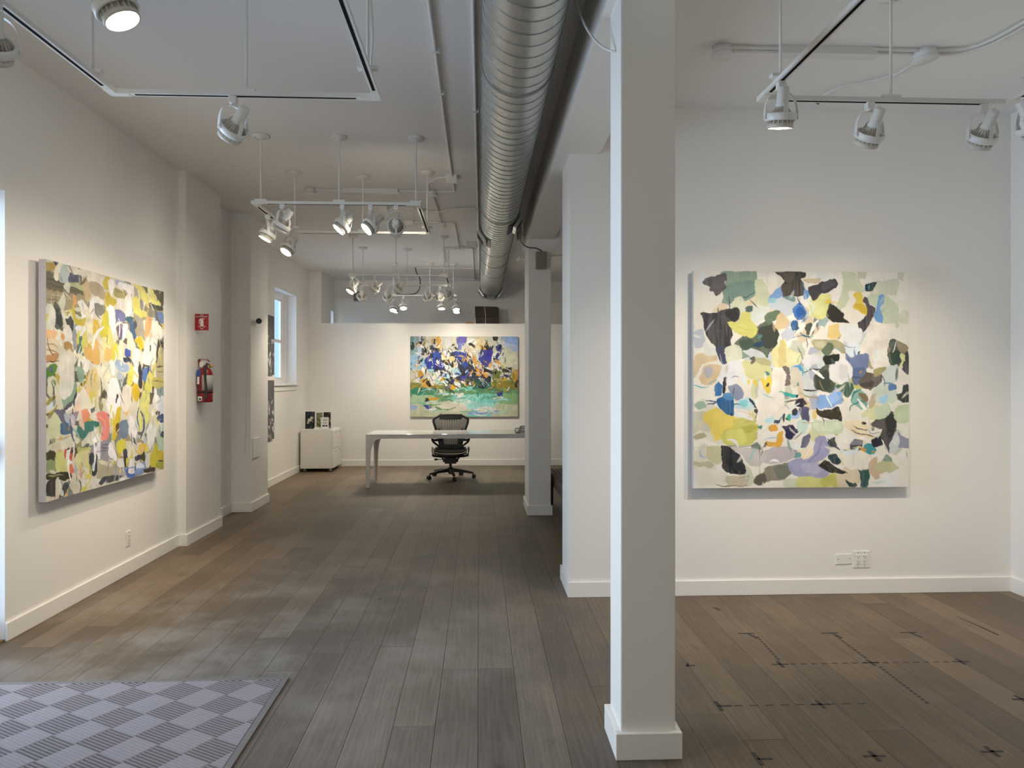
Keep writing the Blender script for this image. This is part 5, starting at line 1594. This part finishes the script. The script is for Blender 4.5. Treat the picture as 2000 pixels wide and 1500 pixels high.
tag(MB().box(0.7785, 0.786, 2.90, 2.97, 1.12, 1.29).build('switch_plate', M_CHROME, bevel=0.002), 'slim metal plate on the side of the nearest pillar', 'plate')

# ------------------------------------------------------------------ desk
DX0, DX1, DY0, DY1, DH = -1.585, 0.90, 10.035, 10.855, 0.742
rt = thing('desk', 'long glossy white desk with arched corner legs', 'desk', ((DX0 + DX1) / 2, (DY0 + DY1) / 2, 0))
MB().box(DX0, DX1, DY0, DY1, DH - 0.014, DH).build('desktop', M_GLOSSWHITE, rt, bevel=0.003)
m = MB()
for y0, y1 in ((DY0 + 0.004, DY0 + 0.030), (DY1 - 0.030, DY1 - 0.004)): m.box(DX0 + 0.20, DX1 - 0.20, y0, y1, DH - 0.060, DH - 0.014)
for x0, x1 in ((DX0 + 0.004, DX0 + 0.030), (DX1 - 0.030, DX1 - 0.004)): m.box(x0, x1, DY0 + 0.20, DY1 - 0.20, DH - 0.060, DH - 0.014)
m.build('apron', M_GLOSSWHITE, rt)
def desk_leg(cx, cy, sx, sy):
    # two curved brackets in an L, tapering to the foot
    out = [(0.0, DH - 0.014), (0.0, 0.0), (0.050, 0.0), (0.056, 0.30), (0.062, 0.46), (0.074, 0.54), (0.098, 0.615), (0.135, 0.66), (0.20, 0.682), (0.20, DH - 0.014)]
    mb = MB(); n = len(out); T = 0.030
    for ax in (0, 1):
        V = []
        for t in (0.003, T):
            for u, z in out:
                V.append((cx + sx * (u + 0.003), cy + sy * t, z) if ax == 0 else (cx + sx * t, cy + sy * (max(u, T) + 0.0002), z))
        mb.add(V, [tuple(range(n)), tuple(range(2 * n - 1, n - 1, -1))] + [(i, n + i, n + (i + 1) % n, (i + 1) % n) for i in range(n)])
    mb.build('leg', M_WHITE, rt)
for cx, sx in ((DX0, 1), (DX1, -1)):
    for cy, sy in ((DY0, 1), (DY1, -1)): desk_leg(cx, cy, sx, sy)
settle(rt)
# books at the end of the desk
bz = DH
for i, (w, d_, h, dx, dy, ang, mt, lb) in enumerate(((0.30, 0.22, 0.024, 0.0, 0.0, 0.03, M_BLACK, 'dark book at the bottom of the stack on the desk'),
        (0.29, 0.21, 0.042, 0.008, 0.004, -0.04, mat('book_grey', (0.11, 0.11, 0.10), 0.4), 'thick grey book in the middle of the stack on the desk'),
        (0.26, 0.20, 0.026, 0.016, -0.002, 0.02, M_BLACK, 'black book on top of the stack at the desk end'))):
    rt = thing('book', lb, 'book', (0.70 + dx, 10.32 + dy, bz), 'books stacked on the desk', ang)
    m = MB().box(-w / 2, w / 2, -d_ / 2, d_ / 2, 0, 0.003); m.box(-w / 2, w / 2, -d_ / 2, d_ / 2, h - 0.003, h); m.box(-w / 2, -w / 2 + 0.003, -d_ / 2, d_ / 2, 0.003, h - 0.003)
    m.build('cover', mt, rt)
    MB().box(-w / 2 + 0.003, w / 2 - 0.006, -d_ / 2 + 0.006, d_ / 2 - 0.006, 0.003, h - 0.003).build('pages', M_PAPER, rt)
    bz += h
rt = thing('tape_dispenser', 'small dark roll standing against the stacked books on the desk', 'roll', (0.535, 10.22, DH))
MB().lathe([(0.018, -0.014), (0.040, -0.014), (0.040, 0.014), (0.018, 0.014)], 24, loc=(0, 0, 0.040), mtx=Matrix.Rotation(PI / 2, 3, 'X'), closed=True).build('tape_roll', M_GREY, rt)
MB().box(-0.03, 0.045, -0.016, 0.016, 0.0, 0.008).build('base', M_BLACK, rt)

# ------------------------------------------------------------------ office chair, facing the entrance from behind the desk
rt = thing('office_chair', 'black office chair with grey mesh back behind the white desk', 'chair', (-0.445, 10.975, 0), None, 0.03)
M_MESH = mat('grey_mesh', (0.40, 0.39, 0.365), 0.7, var=0.06, scale=90, bump=0.3, bscale=300)
# base
MB().lathe([(0, 0.065), (0.028, 0.065), (0.032, 0.08), (0.048, 0.10), (0.055, 0.14), (0.042, 0.165), (0, 0.165)], 28).build('hub', M_BLACK, rt)
for k in range(5):
    a = math.radians(-81 + 72 * k); c_, s_ = math.cos(a), math.sin(a)
    m = MB().bar((0.03 * c_, 0.03 * s_, 0.128), (0.20 * c_, 0.20 * s_, 0.110), 0.062, 0.056, w1=0.050, h1=0.042)
    m.bar((0.20 * c_, 0.20 * s_, 0.110), (0.352 * c_, 0.352 * s_, 0.086), 0.050, 0.042, w1=0.038, h1=0.026)
    lg = m.build('base_leg', M_BLACK, rt, bevel=0.008)
    t = Vector((-s_, c_, 0)); p = Vector((0.360 * c_, 0.360 * s_, 0.0295))
    w = MB()
    for s in (-1, 1): w.cyl(p + t * (s * 0.009), p + t * (s * 0.027), 0.0295, n=22)
    w.cyl(p + t * -0.03, p + t * 0.03, 0.008, n=10)
    w.cyl((0.348 * c_, 0.348 * s_, 0.04), (0.348 * c_, 0.348 * s_, 0.09), 0.008, n=10)
    w.bar(p + Vector((0, 0, 0.012)) - t * 0.012, p + Vector((0, 0, 0.030)) + t * 0.0, 0.05, 0.02)
    w.build('caster', M_BLACK, lg)
MB().cyl((0, 0, 0.16), (0, 0, 0.25), 0.020, n=18).build('gas_lift', M_DARKMETAL, rt)
m = MB().box(-0.088, 0.088, -0.14, 0.12, 0.235, 0.325)
m.box(-0.115, -0.088, -0.02, 0.06, 0.245, 0.30); m.box(0.088, 0.115, -0.02, 0.06, 0.245, 0.30)
m.bar((-0.10, 0.0, 0.27), (-0.165, 0.02, 0.365), 0.03, 0.022); m.bar((0.10, 0.0, 0.27), (0.165, 0.02, 0.365), 0.03, 0.022)
m.build('tilt_mechanism', M_BLACK, rt, bevel=0.008)
m = MB().cyl((-0.115, 0.02, 0.285), (-0.20, 0.01, 0.287), 0.006, n=10); m.lathe([(0, -0.028), (0.014, -0.024), (0.017, 0), (0.014, 0.024), (0, 0.028)], 16, loc=(-0.222, 0.01, 0.287), mtx=Matrix.Rotation(PI / 2, 3, 'Y'))
m.build('tilt_lever', M_BLACK, rt)
# seat: mesh pan with a waterfall front in a moulded rim
def seat_pt(u, v):
    # u -1..1 across, v 0 (front) .. 1 (back)
    hw = 0.255 - 0.035 * (v ** 2)
    y = -0.235 + 0.46 * v
    z = 0.435 + 0.018 * u * u - 0.070 * max(0, (0.24 - v) / 0.24) ** 2 - 0.012 * math.sin(v * PI)
    return Vector((u * hw, y, z))
V = [seat_pt(-1 + 2 * i / 16, j / 14) for j in range(15) for i in range(17)]
m = MB().add(V, [(j * 17 + i, j * 17 + i + 1, (j + 1) * 17 + i + 1, (j + 1) * 17 + i) for j in range(14) for i in range(16)], smooth=True)
o = m.build('seat', mat('black_mesh', (0.012, 0.012, 0.012), 0.9, var=0.1, scale=90, spec=0.08), rt); s = o.modifiers.new('thick', 'SOLIDIFY'); s.thickness = 0.010
rim = [seat_pt(-1 + 2 * i / 12, 0) for i in range(13)] + [seat_pt(1, j / 8) for j in range(1, 9)] + [seat_pt(1 - 2 * i / 12, 1) for i in range(1, 13)] + [seat_pt(-1, 1 - j / 8) for j in range(1, 9)]
m = MB().tube([p + Vector((0, 0, -0.012)) for p in rim], 0.021, 12, caps=False)
m.build('seat_rim', M_BLACK, rt)
# deep front band curving up to the arms
fr = smooth_path([(-0.275, -0.02, 0.470), (-0.262, -0.14, 0.420), (-0.20, -0.215, 0.385), (-0.10, -0.245, 0.372), (0, -0.252, 0.370), (0.10, -0.245, 0.372), (0.20, -0.215, 0.385), (0.262, -0.14, 0.420), (0.275, -0.02, 0.470)], 5)
m = MB().tube(fr, [0.014 + 0.016 * math.sin(PI * i / (len(fr) - 1)) for i in range(len(fr))], 12)
m.build('seat_front', M_BLACK, rt)
# back
def back_pt(u, v):
    # v 0 bottom .. 1 top
    hw = 0.165 + 0.105 * min(1, v / 0.78) ** 1.25 - (0.10 * max(0, (v - 0.80) / 0.20) ** 2.2)
    z = 0.475 + 0.480 * v - 0.014 * u * u * (v > 0.9)
    y = 0.235 + 0.055 * v * v + 0.03 * (1 - u * u) * (0.6 - abs(v - 0.35)) - 0.03 * math.sin(v * 2.2)
    return Vector((u * hw, y, z))
V = [back_pt(-1 + 2 * i / 16, j / 18) for j in range(19) for i in range(17)]
m = MB().add(V, [(j * 17 + i, j * 17 + i + 1, (j + 1) * 17 + i + 1, (j + 1) * 17 + i) for j in range(18) for i in range(16)], smooth=True)
o = m.build('backrest', M_MESH, rt); s = o.modifiers.new('thick', 'SOLIDIFY'); s.thickness = 0.006
rimb = [back_pt(-1, j / 16) for j in range(17)] + [back_pt(-1 + 2 * i / 14, 1) for i in range(1, 15)] + [back_pt(1, 1 - j / 16) for j in range(1, 17)] + [back_pt(1 - 2 * i / 10, 0) for i in range(1, 11)]
rimb = smooth_path(rimb, 2)
m = MB().tube(rimb, 0.0185, 12, caps=False)
top = [back_pt(-0.86 + 1.72 * i / 14, 0.965 - 0.05 * (1 - abs(-1 + 2 * i / 14) ** 2)) + Vector((0, -0.004, 0.002)) for i in range(15)]
m.strip(top, 0.085, 0.014, (0, 0.15, 1))
m.build('back_frame', M_BLACK, rt)
m = MB()
for sx in (-1, 1):
    m.bar((sx * 0.135, 0.195, 0.440), (sx * 0.150, 0.205, 0.640), 0.062, 0.03, up=(0, 1, 0), w1=0.058); m.bar((sx * 0.150, 0.205, 0.640), (sx * 0.205, 0.255, 0.78), 0.056, 0.024, up=(0, 1, 0), w1=0.03)
m.bar((-0.19, 0.20, 0.455), (0.19, 0.20, 0.455), 0.03, 0.07)
m.build('back_support', M_BLACK, rt, bevel=0.006)
lum = MB()
for k in range(7): lum.bar((-0.085 + 0.028 * k, 0.205, 0.50), (-0.115 + 0.038 * k, 0.232, 0.885), 0.009, 0.004, up=(0, 1, 0))
lum.build('back_ribs', mat('mesh_light', (0.62, 0.60, 0.56), 0.6), rt)
for sx in (-1, 1):
    m = MB().tube(smooth_path([(sx * 0.17, 0.20, 0.46), (sx * 0.235, 0.16, 0.515), (sx * 0.272, 0.10, 0.555), (sx * 0.285, 0.06, 0.62), (sx * 0.288, 0.03, 0.665)], 5), 0.016, 10)
    m.bar((sx * 0.150, 0.13, 0.575), (sx * 0.262, 0.06, 0.575), 0.03, 0.036)
    arm = m.build('armrest', M_BLACK, rt)
    pd = MB().bar((sx * 0.285, -0.14, 0.676), (sx * 0.280, 0.13, 0.676), 0.085, 0.026)
    pd.build('arm_pad', M_BLACK, arm, bevel=0.010)

# ------------------------------------------------------------------ filing cabinet with its display
cx0, cx1, cy0, cy1, cz0, cz1 = -2.915, -2.385, 11.80, 12.50, 0.055, 0.690
rt = thing('filing_cabinet', 'white two-drawer filing cabinet on casters in the corner', 'cabinet', ((cx0 + cx1) / 2, (cy0 + cy1) / 2, 0))
MB().box(cx0, cx1 - 0.020, cy0, cy1, cz0, cz1).build('body', M_CABINET, rt, bevel=0.004)
for z0, z1 in ((cz0 + 0.006, 0.366), (0.372, cz1 - 0.020)):
    dr = MB().box(cx1 - 0.019, cx1, cy0 + 0.004, cy1 - 0.004, z0, z1).build('drawer', M_CABINET, rt, bevel=0.002)
    for yy in (cy0 + 0.20, cy1 - 0.20): MB().cyl((cx1, yy, z1 - 0.04), (cx1 + 0.012, yy, z1 - 0.04), 0.011, n=14).build('knob', M_CHROME, dr)
for x in (cx0 + 0.06, cx1 - 0.06):
    for y in (cy0 + 0.06, cy1 - 0.06):
        m = MB()
        for s in (-1, 1): m.cyl((x + s * 0.006, y, 0.022), (x + s * 0.020, y, 0.022), 0.022, n=18)
        m.cyl((x, y, 0.022), (x, y, cz0 + 0.002), 0.007, n=10)
        m.build('caster', M_CHROME, rt)
settle(rt)
def card_img(seed, pal, nx, ny, n, lo=0.0):
    rng = np.random.default_rng(seed)
    im = np.empty((ny, nx, 3)); im[:] = srgb(pal[0])
    im *= (1 + 0.5 * vnoise(ny, nx, 8, rng))[..., None]
    yy, xx = np.mgrid[0:ny, 0:nx]
    for _ in range(n):
        cx, cy = rng.uniform(0, nx), rng.uniform(lo * ny, ny); a = rng.normal(PI / 2, 0.5); L = rng.uniform(4, 16); w = rng.uniform(1, 4)
        dx, dy = xx - cx, yy - cy; p = dx * math.cos(a) + dy * math.sin(a); q = -dx * math.sin(a) + dy * math.cos(a)
        al = np.clip(1.3 - (p / L) ** 2 - (q / w) ** 2, 0, 1)[..., None]
        im = im * (1 - al) + np.array(srgb(pal[rng.integers(1, len(pal))])) * al
    return np.clip(im, 0.004, 0.85)
# tall dark book standing upright
rt = thing('art_book', 'tall dark book with a white blossom cover standing on the filing cabinet', 'book', (-2.80, 12.02, cz1))
im = card_img(2, ['1a2228', '0d1218', '3a4a58', '52656e', '141a20', '26343a'], 60, 90, 60)
yy, xx = np.mgrid[0:90, 0:60]
rng = np.random.default_rng(7)
for _ in range(34):
    u, v = rng.uniform(16, 50), 0; v = 52 - (u - 16) * 0.55 + rng.normal(0, 7)
    p = (xx - u) * 0.83 + (yy - v) * 0.55; q = -(xx - u) * 0.55 + (yy - v) * 0.83
    al = np.clip(1.4 - (p / 5.5) ** 2 - (q / 1.6) ** 2, 0, 1)[..., None]; im = im * (1 - al) + np.array(srgb('cfcfbc')) * al
im[:, :5] = 0.006
canvas_face('front_cover', im, (-2.885, 12.02 - 0.0165, cz1 + 0.285), (0.150, 0.0, 0), (0, 0, -0.283), rt, paint_mat('book_cover', 0.3))
MB().box(-2.885, -2.735, 12.004, 12.036, cz1, cz1 + 0.285).build('book_block', M_BLACK, rt)
settle(rt)
for i, (x, y, w, h, pal, lb) in enumerate(((-2.722, 12.10, 0.10, 0.262, ['6a6a52', 'b5ab8c', '4a4f38', '3f4630', '8b8a70', 'a8aaa5'], 'pale woodland art card standing between two darker ones on the cabinet'),
        (-2.612, 12.13, 0.118, 0.270, ['23261f', '5c6353', '11130f', '3a4230', '8a8f86', '0c0c0a'], 'dark woodland art card standing behind the framed white sign'))):
    rt = thing('art_card', lb, 'card', (x + w / 2, y, cz1), 'art cards on the filing cabinet')
    canvas_face('printed_face', card_img(20 + i, pal, 40, 80, 60), (x, y - 0.0045, cz1 + h), (w, 0, 0), (0, 0, -h), rt, paint_mat('card_%d' % i, 0.35))
    MB().box(x, x + w, y - 0.004, y + 0.008, cz1, cz1 + h).build('card_back', M_DUSK, rt)
    settle(rt)
rt = thing('leaflet_stack', 'low white stack of leaflets lying on the filing cabinet', 'leaflets', (-2.66, 11.98, cz1))
MB().box(-2.725, -2.60, 11.93, 12.06, cz1, cz1 + 0.022).build('leaflets', M_PAPER, rt, bevel=0.001)
MB().box(-2.64, -2.61, 11.9285, 11.9295, cz1 + 0.008, cz1 + 0.013).build('printed_line', M_DUSK, rt)
settle(rt)
rt = thing('sign_holder', 'small white framed sign with a black bar on the filing cabinet', 'sign', (-2.535, 11.87, cz1))
sx0, sx1, y, sh = -2.600, -2.475, 11.87, 0.196
MB().box(sx0, sx1, y, y + 0.006, cz1, cz1 + sh).build('sheet', M_PAPER, rt)
m = MB().box(sx0 - 0.003, sx0, y - 0.002, y + 0.008, cz1, cz1 + sh); m.box(sx1, sx1 + 0.003, y - 0.002, y + 0.008, cz1, cz1 + sh); m.box(sx0 - 0.003, sx1 + 0.003, y - 0.002, y + 0.008, cz1 + sh, cz1 + sh + 0.003)
m.box(sx0, sx1, y, y + 0.06, cz1, cz1 + 0.004)
m.build('acrylic_frame', M_GREY, rt)
m = MB()
for zc, segs in ((0.152, ((-0.030, -0.010), (-0.007, 0.012), (0.015, 0.033))), (0.105, ((-0.031, -0.012), (-0.008, 0.010), (0.014, 0.034)))):
    for a, b in segs:
        n_ = 4
        for k in range(n_): m.box(-2.535 + a + (b - a) * k / n_, -2.535 + a + (b - a) * (k + 0.62) / n_, y - 0.0008, y, cz1 + zc - 0.011, cz1 + zc + 0.011)
m.build('lettering', mat('print_grey', (0.16, 0.16, 0.15), 0.6), rt)
m = MB().box(-2.575, -2.492, y - 0.0008, y, cz1 + 0.046, cz1 + 0.070); m.box(-2.545, -2.512, y - 0.0014, y - 0.0008, cz1 + 0.055, cz1 + 0.061, 1)
m.build('bar', [M_BLACK, M_PAPER], rt)
settle(rt)

# ------------------------------------------------------------------ boxes on top of the back partition
bz = 2.487
rt = thing('cardboard_box', 'lower dark brown box on top of the back partition', 'box', (0.14, 13.06, bz), 'dark boxes on the partition')
MB().box(-0.072, 0.352, 12.98, 13.24, bz, bz + 0.155).build('box_body', M_BOXBROWN, rt, bevel=0.004)
MB().box(-0.02, 0.20, 12.976, 12.98, bz + 0.112, bz + 0.118).build('seam', mat('board_edge', (0.13, 0.06, 0.03), 0.6), rt)
settle(rt)
rt = thing('cardboard_box', 'upper dark brown box stacked under the end of the steel duct', 'box', (0.14, 13.06, bz + 0.155), 'dark boxes on the partition')
m = MB().prism([(-0.082, 0), (0.350, 0), (0.345, 0.165), (0.30, 0.185), (-0.088, 0.19)], -13.24, -12.98, mtx=Matrix(((1, 0, 0, 0), (0, 0, -1, 0), (0, 1, 0, bz + 0.155), (0, 0, 0, 1))))
m.build('box_body', M_BOXBROWN, rt, bevel=0.004)
settle(rt)
tag(MB().tube(smooth_path([(0.085, 12.976, bz + 0.352), (0.092, 12.972, bz + 0.28), (0.105, 12.972, bz + 0.18), (0.105, 12.972, bz + 0.08), (0.10, 12.972, bz + 0.005)], 5), 0.004, 8).build('twine', M_PAPER), 'pale twine hanging down the front of the dark boxes', 'string')
tag(MB().lathe([(0.028, 0), (0.062, 0), (0.062, 0.05), (0.028, 0.05)], 28, loc=(-0.17, 12.88, bz), closed=True).build('tape_roll', M_TAN), 'small tan roll beside the dark boxes on the partition', 'roll')

# ------------------------------------------------------------------ woven bench behind the far pillar
bx0, bx1, by0, by1, bh = 0.830, 1.34, 6.45, 8.66, 0.435
rt = thing('bench', 'long bench with woven brown leather top behind the far pillar', 'bench', ((bx0 + bx1) / 2, (by0 + by1) / 2, 0))
m = MB()
for x0, x1 in ((bx0, bx0 + 0.045), (bx1 - 0.045, bx1)): m.box(x0, x1, by0, by1, bh - 0.105, bh - 0.02)
for y0, y1 in ((by0, by0 + 0.045), (by1 - 0.045, by1)): m.box(bx0 + 0.045, bx1 - 0.045, y0, y1, bh - 0.105, bh - 0.02)
m.build('frame', M_WALNUT, rt, bevel=0.005)
m = MB(); n_ = 38; st_ = (by1 - by0 - 0.10) / n_
for k in range(n_):
    yc = by0 + 0.05 + st_ * (k + 0.5)
    P = [(bx0 - 0.006, yc, bh - 0.125), (bx0 - 0.007, yc, bh - 0.03), (bx0 + 0.004, yc, bh - 0.012)]
    for j in range(9): P.append((bx0 + 0.03 + (bx1 - bx0 - 0.06) * j / 8, yc, bh - 0.006 + (0.005 if (j + k) % 2 else -0.003)))
    P += [(bx1 - 0.004, yc, bh - 0.012), (bx1 + 0.007, yc, bh - 0.03), (bx1 + 0.006, yc, bh - 0.125)]
    m.strip(P, st_ * 0.86, 0.005, (0, 1, 0))
for j in range(8):
    xc = bx0 + 0.05 + (bx1 - bx0 - 0.10) * (j + 0.5) / 8
    m.strip([(xc, by0 + 0.03 + (by1 - by0 - 0.06) * q / n_, bh - 0.006 + (0.004 if (q + j) % 2 else -0.004)) for q in range(n_ + 1)], 0.045, 0.004, (1, 0, 0))
m.build('woven_top', M_LEATHER, rt)
for x in (bx0 + 0.005, bx1 - 0.055):
    for y in (by0 + 0.01, by1 - 0.06): MB().box(x, x + 0.05, y, y + 0.05, 0, bh - 0.105).build('leg', M_WALNUT, rt, bevel=0.004)
settle(rt)

# ------------------------------------------------------------------ entrance mat: ribbed and plain lozenges
def door_mat():
    m = bpy.data.materials.new('ribbed_carpet'); m.use_nodes = True
    n, l = m.node_tree.nodes, m.node_tree.links
    b = n['Principled BSDF']; b.inputs['Roughness'].default_value = 0.85; b.inputs['Specular IOR Level'].default_value = 0.2
    at = n.new('ShaderNodeAttribute'); at.attribute_name = 'paint'
    tc = n.new('ShaderNodeTexCoord'); nz = n.new('ShaderNodeTexNoise'); nz.inputs['Scale'].default_value = 220; nz.inputs['Detail'].default_value = 2
    l.new(tc.outputs['Object'], nz.inputs['Vector'])
    mr = n.new('ShaderNodeMapRange'); mr.inputs['To Min'].default_value = 0.72; mr.inputs['To Max'].default_value = 1.22
    l.new(nz.outputs['Fac'], mr.inputs['Value'])
    mx = n.new('ShaderNodeVectorMath'); mx.operation = 'SCALE'
    l.new(at.outputs['Color'], mx.inputs[0]); l.new(mr.outputs[0], mx.inputs['Scale']); l.new(mx.outputs[0], b.inputs['Base Color'])
    bp = n.new('ShaderNodeBump'); bp.inputs['Strength'].default_value = 0.5; bp.inputs['Distance'].default_value = 0.002
    l.new(nz.outputs['Fac'], bp.inputs['Height']); l.new(bp.outputs['Normal'], b.inputs['Normal'])
    return m
mx0, mx1, my0, my1 = -2.42, -0.985, 2.30, 3.615
rt = thing('door_mat', 'grey ribbed entrance mat with a lozenge pattern', 'mat', ((mx0 + mx1) / 2, (my0 + my1) / 2, 0))
xs = np.arange(mx0, mx1, 0.0036); ys = np.arange(my0, my1, 0.0036)
Xg, Yg = np.meshgrid(xs, ys)
L1, L2 = 0.152, 0.152
p_ = ((Xg + 2.099) * 0.845 - (Yg - 3.451) * 0.535) / L1         # across the ribs' tile, first diagonal
q_ = ((Xg + 2.099) * 0.505 + (Yg - 3.451) * 0.863) / L2         # second diagonal
ip, iq = np.floor(p_), np.floor(q_)
ribbed = ((ip + iq) % 2 == 1)
wave = 0.5 + 0.5 * np.cos(2 * PI * (q_ * 9.0))
wave = np.clip(wave * 1.9 - 0.25, 0, 1)
hgt = np.where(ribbed, 0.0045 + 0.0045 * wave, 0.0088 + 0.0006 * np.cos(2 * PI * q_ * 9.0))
ed = np.minimum(np.minimum(p_ - ip, 1 - (p_ - ip)) * L1, 1)
hgt = np.where((ed < 0.003) & ~ribbed, 0.006, hgt)
ny, nx = Xg.shape
i = (np.arange(ny - 1)[:, None] * nx + np.arange(nx - 1)[None]).reshape(-1)
F = np.stack([i, i + 1, i + nx + 1, i + nx], 1)
P = np.stack([Xg, Yg, hgt], -1).reshape(-1, 3)
me = bpy.data.meshes.new('ribbed_pile')
me.vertices.add(len(P)); me.vertices.foreach_set('co', P.astype(np.float32).ravel())
me.loops.add(F.size); me.loops.foreach_set('vertex_index', F.astype(np.int32).ravel())
me.polygons.add(len(F)); me.polygons.foreach_set('loop_start', np.arange(0, F.size, 4, dtype=np.int32))
me.update(calc_edges=True)
at = me.color_attributes.new('paint', 'FLOAT_COLOR', 'POINT')
base = np.where(ribbed[..., None], np.array([0.080, 0.068, 0.070]) + wave[..., None] * np.array([0.20, 0.172, 0.175]), np.array([0.270, 0.240, 0.255]) + 0.05 * wave[..., None])
c = np.ones((len(P), 4), np.float32); c[:, :3] = base.reshape(-1, 3)
at.data.foreach_set('color', c.ravel())
me.materials.append(door_mat())
o = bpy.data.objects.new('ribbed_pile', me); COL.objects.link(o); o.parent = rt
m = MB()
for a in ((mx0 - 0.03, mx1 + 0.03, my0 - 0.03, my0), (mx0 - 0.03, mx1 + 0.03, my1, my1 + 0.03), (mx0 - 0.03, mx0, my0, my1), (mx1, mx1 + 0.03, my0, my1)): m.box(*a, 0, 0.009)
m.box(mx0, mx1, my0, my1, 0, 0.0035)
m.build('rubber_border', M_CARPETBACK, rt, bevel=0.002)
settle(rt)

# ------------------------------------------------------------------ marks drawn on the floor in front of the square painting
M_MARK = mat('floor_ink', (0.028, 0.022, 0.024), 0.55, var=0.2, scale=30)
g = MB()
def dash(x0, y0, x1, y1, w=0.014): g.bar((x0, y0, 0.0006), (x1, y1, 0.0006), w, 0.0010)
crosses = [(1.583, 3.713), (2.073, 3.714), (2.558, 3.706), (1.573, 3.246), (2.542, 3.257), (2.066, 2.804), (1.572, 2.79)]
for x, y in crosses: dash(x - 0.045, y, x + 0.045, y, 0.012); dash(x, y - 0.04, x, y + 0.04, 0.018)
for x, y in ((1.576, 4.176), (2.073, 4.159), (2.542, 4.147)): dash(x - 0.05, y, x + 0.05, y, 0.012); dash(x + 0.01, y, x + 0.03, y - 0.085, 0.018)
for x, y in ((1.097, 3.25), (1.098, 2.789)): dash(x, y, x + 0.06, y, 0.012); dash(x, y - 0.045, x, y + 0.05, 0.02)
def dashes(x0, y0, x1, y1, n, w=0.010):
    for k in range(n):
        a, b = k / n, (k + 0.55) / n
        dash(x0 + (x1 - x0) * a, y0 + (y1 - y0) * a, x0 + (x1 - x0) * b, y0 + (y1 - y0) * b, w)
dashes(1.62, 4.12, 1.60, 3.76, 10, 0.014); dashes(2.085, 4.11, 2.08, 3.76, 10, 0.014)
dashes(1.64, 3.714, 2.52, 3.706, 16, 0.006); dashes(2.09, 3.66, 2.075, 3.22, 14, 0.014); dashes(1.17, 3.25, 1.82, 3.246, 9, 0.004)
g.tube([(3.02, 4.42, 0.0003), (3.03, 4.30, 0.0003), (3.043, 4.08, 0.0003)], [0.001, 0.003, 0.004], 6)
dash(1.530, 4.655, 1.552, 4.655, 0.01); dash(1.55, 4.655, 1.562, 4.60, 0.02)
dash(1.08, 3.718, 1.13, 3.718, 0.012); dash(1.085, 3.70, 1.10, 3.75, 0.014)
tag(g.build('floor_markings', M_MARK), 'dark crosses and dashed lines drawn on the floor facing the square painting', 'floor markings')
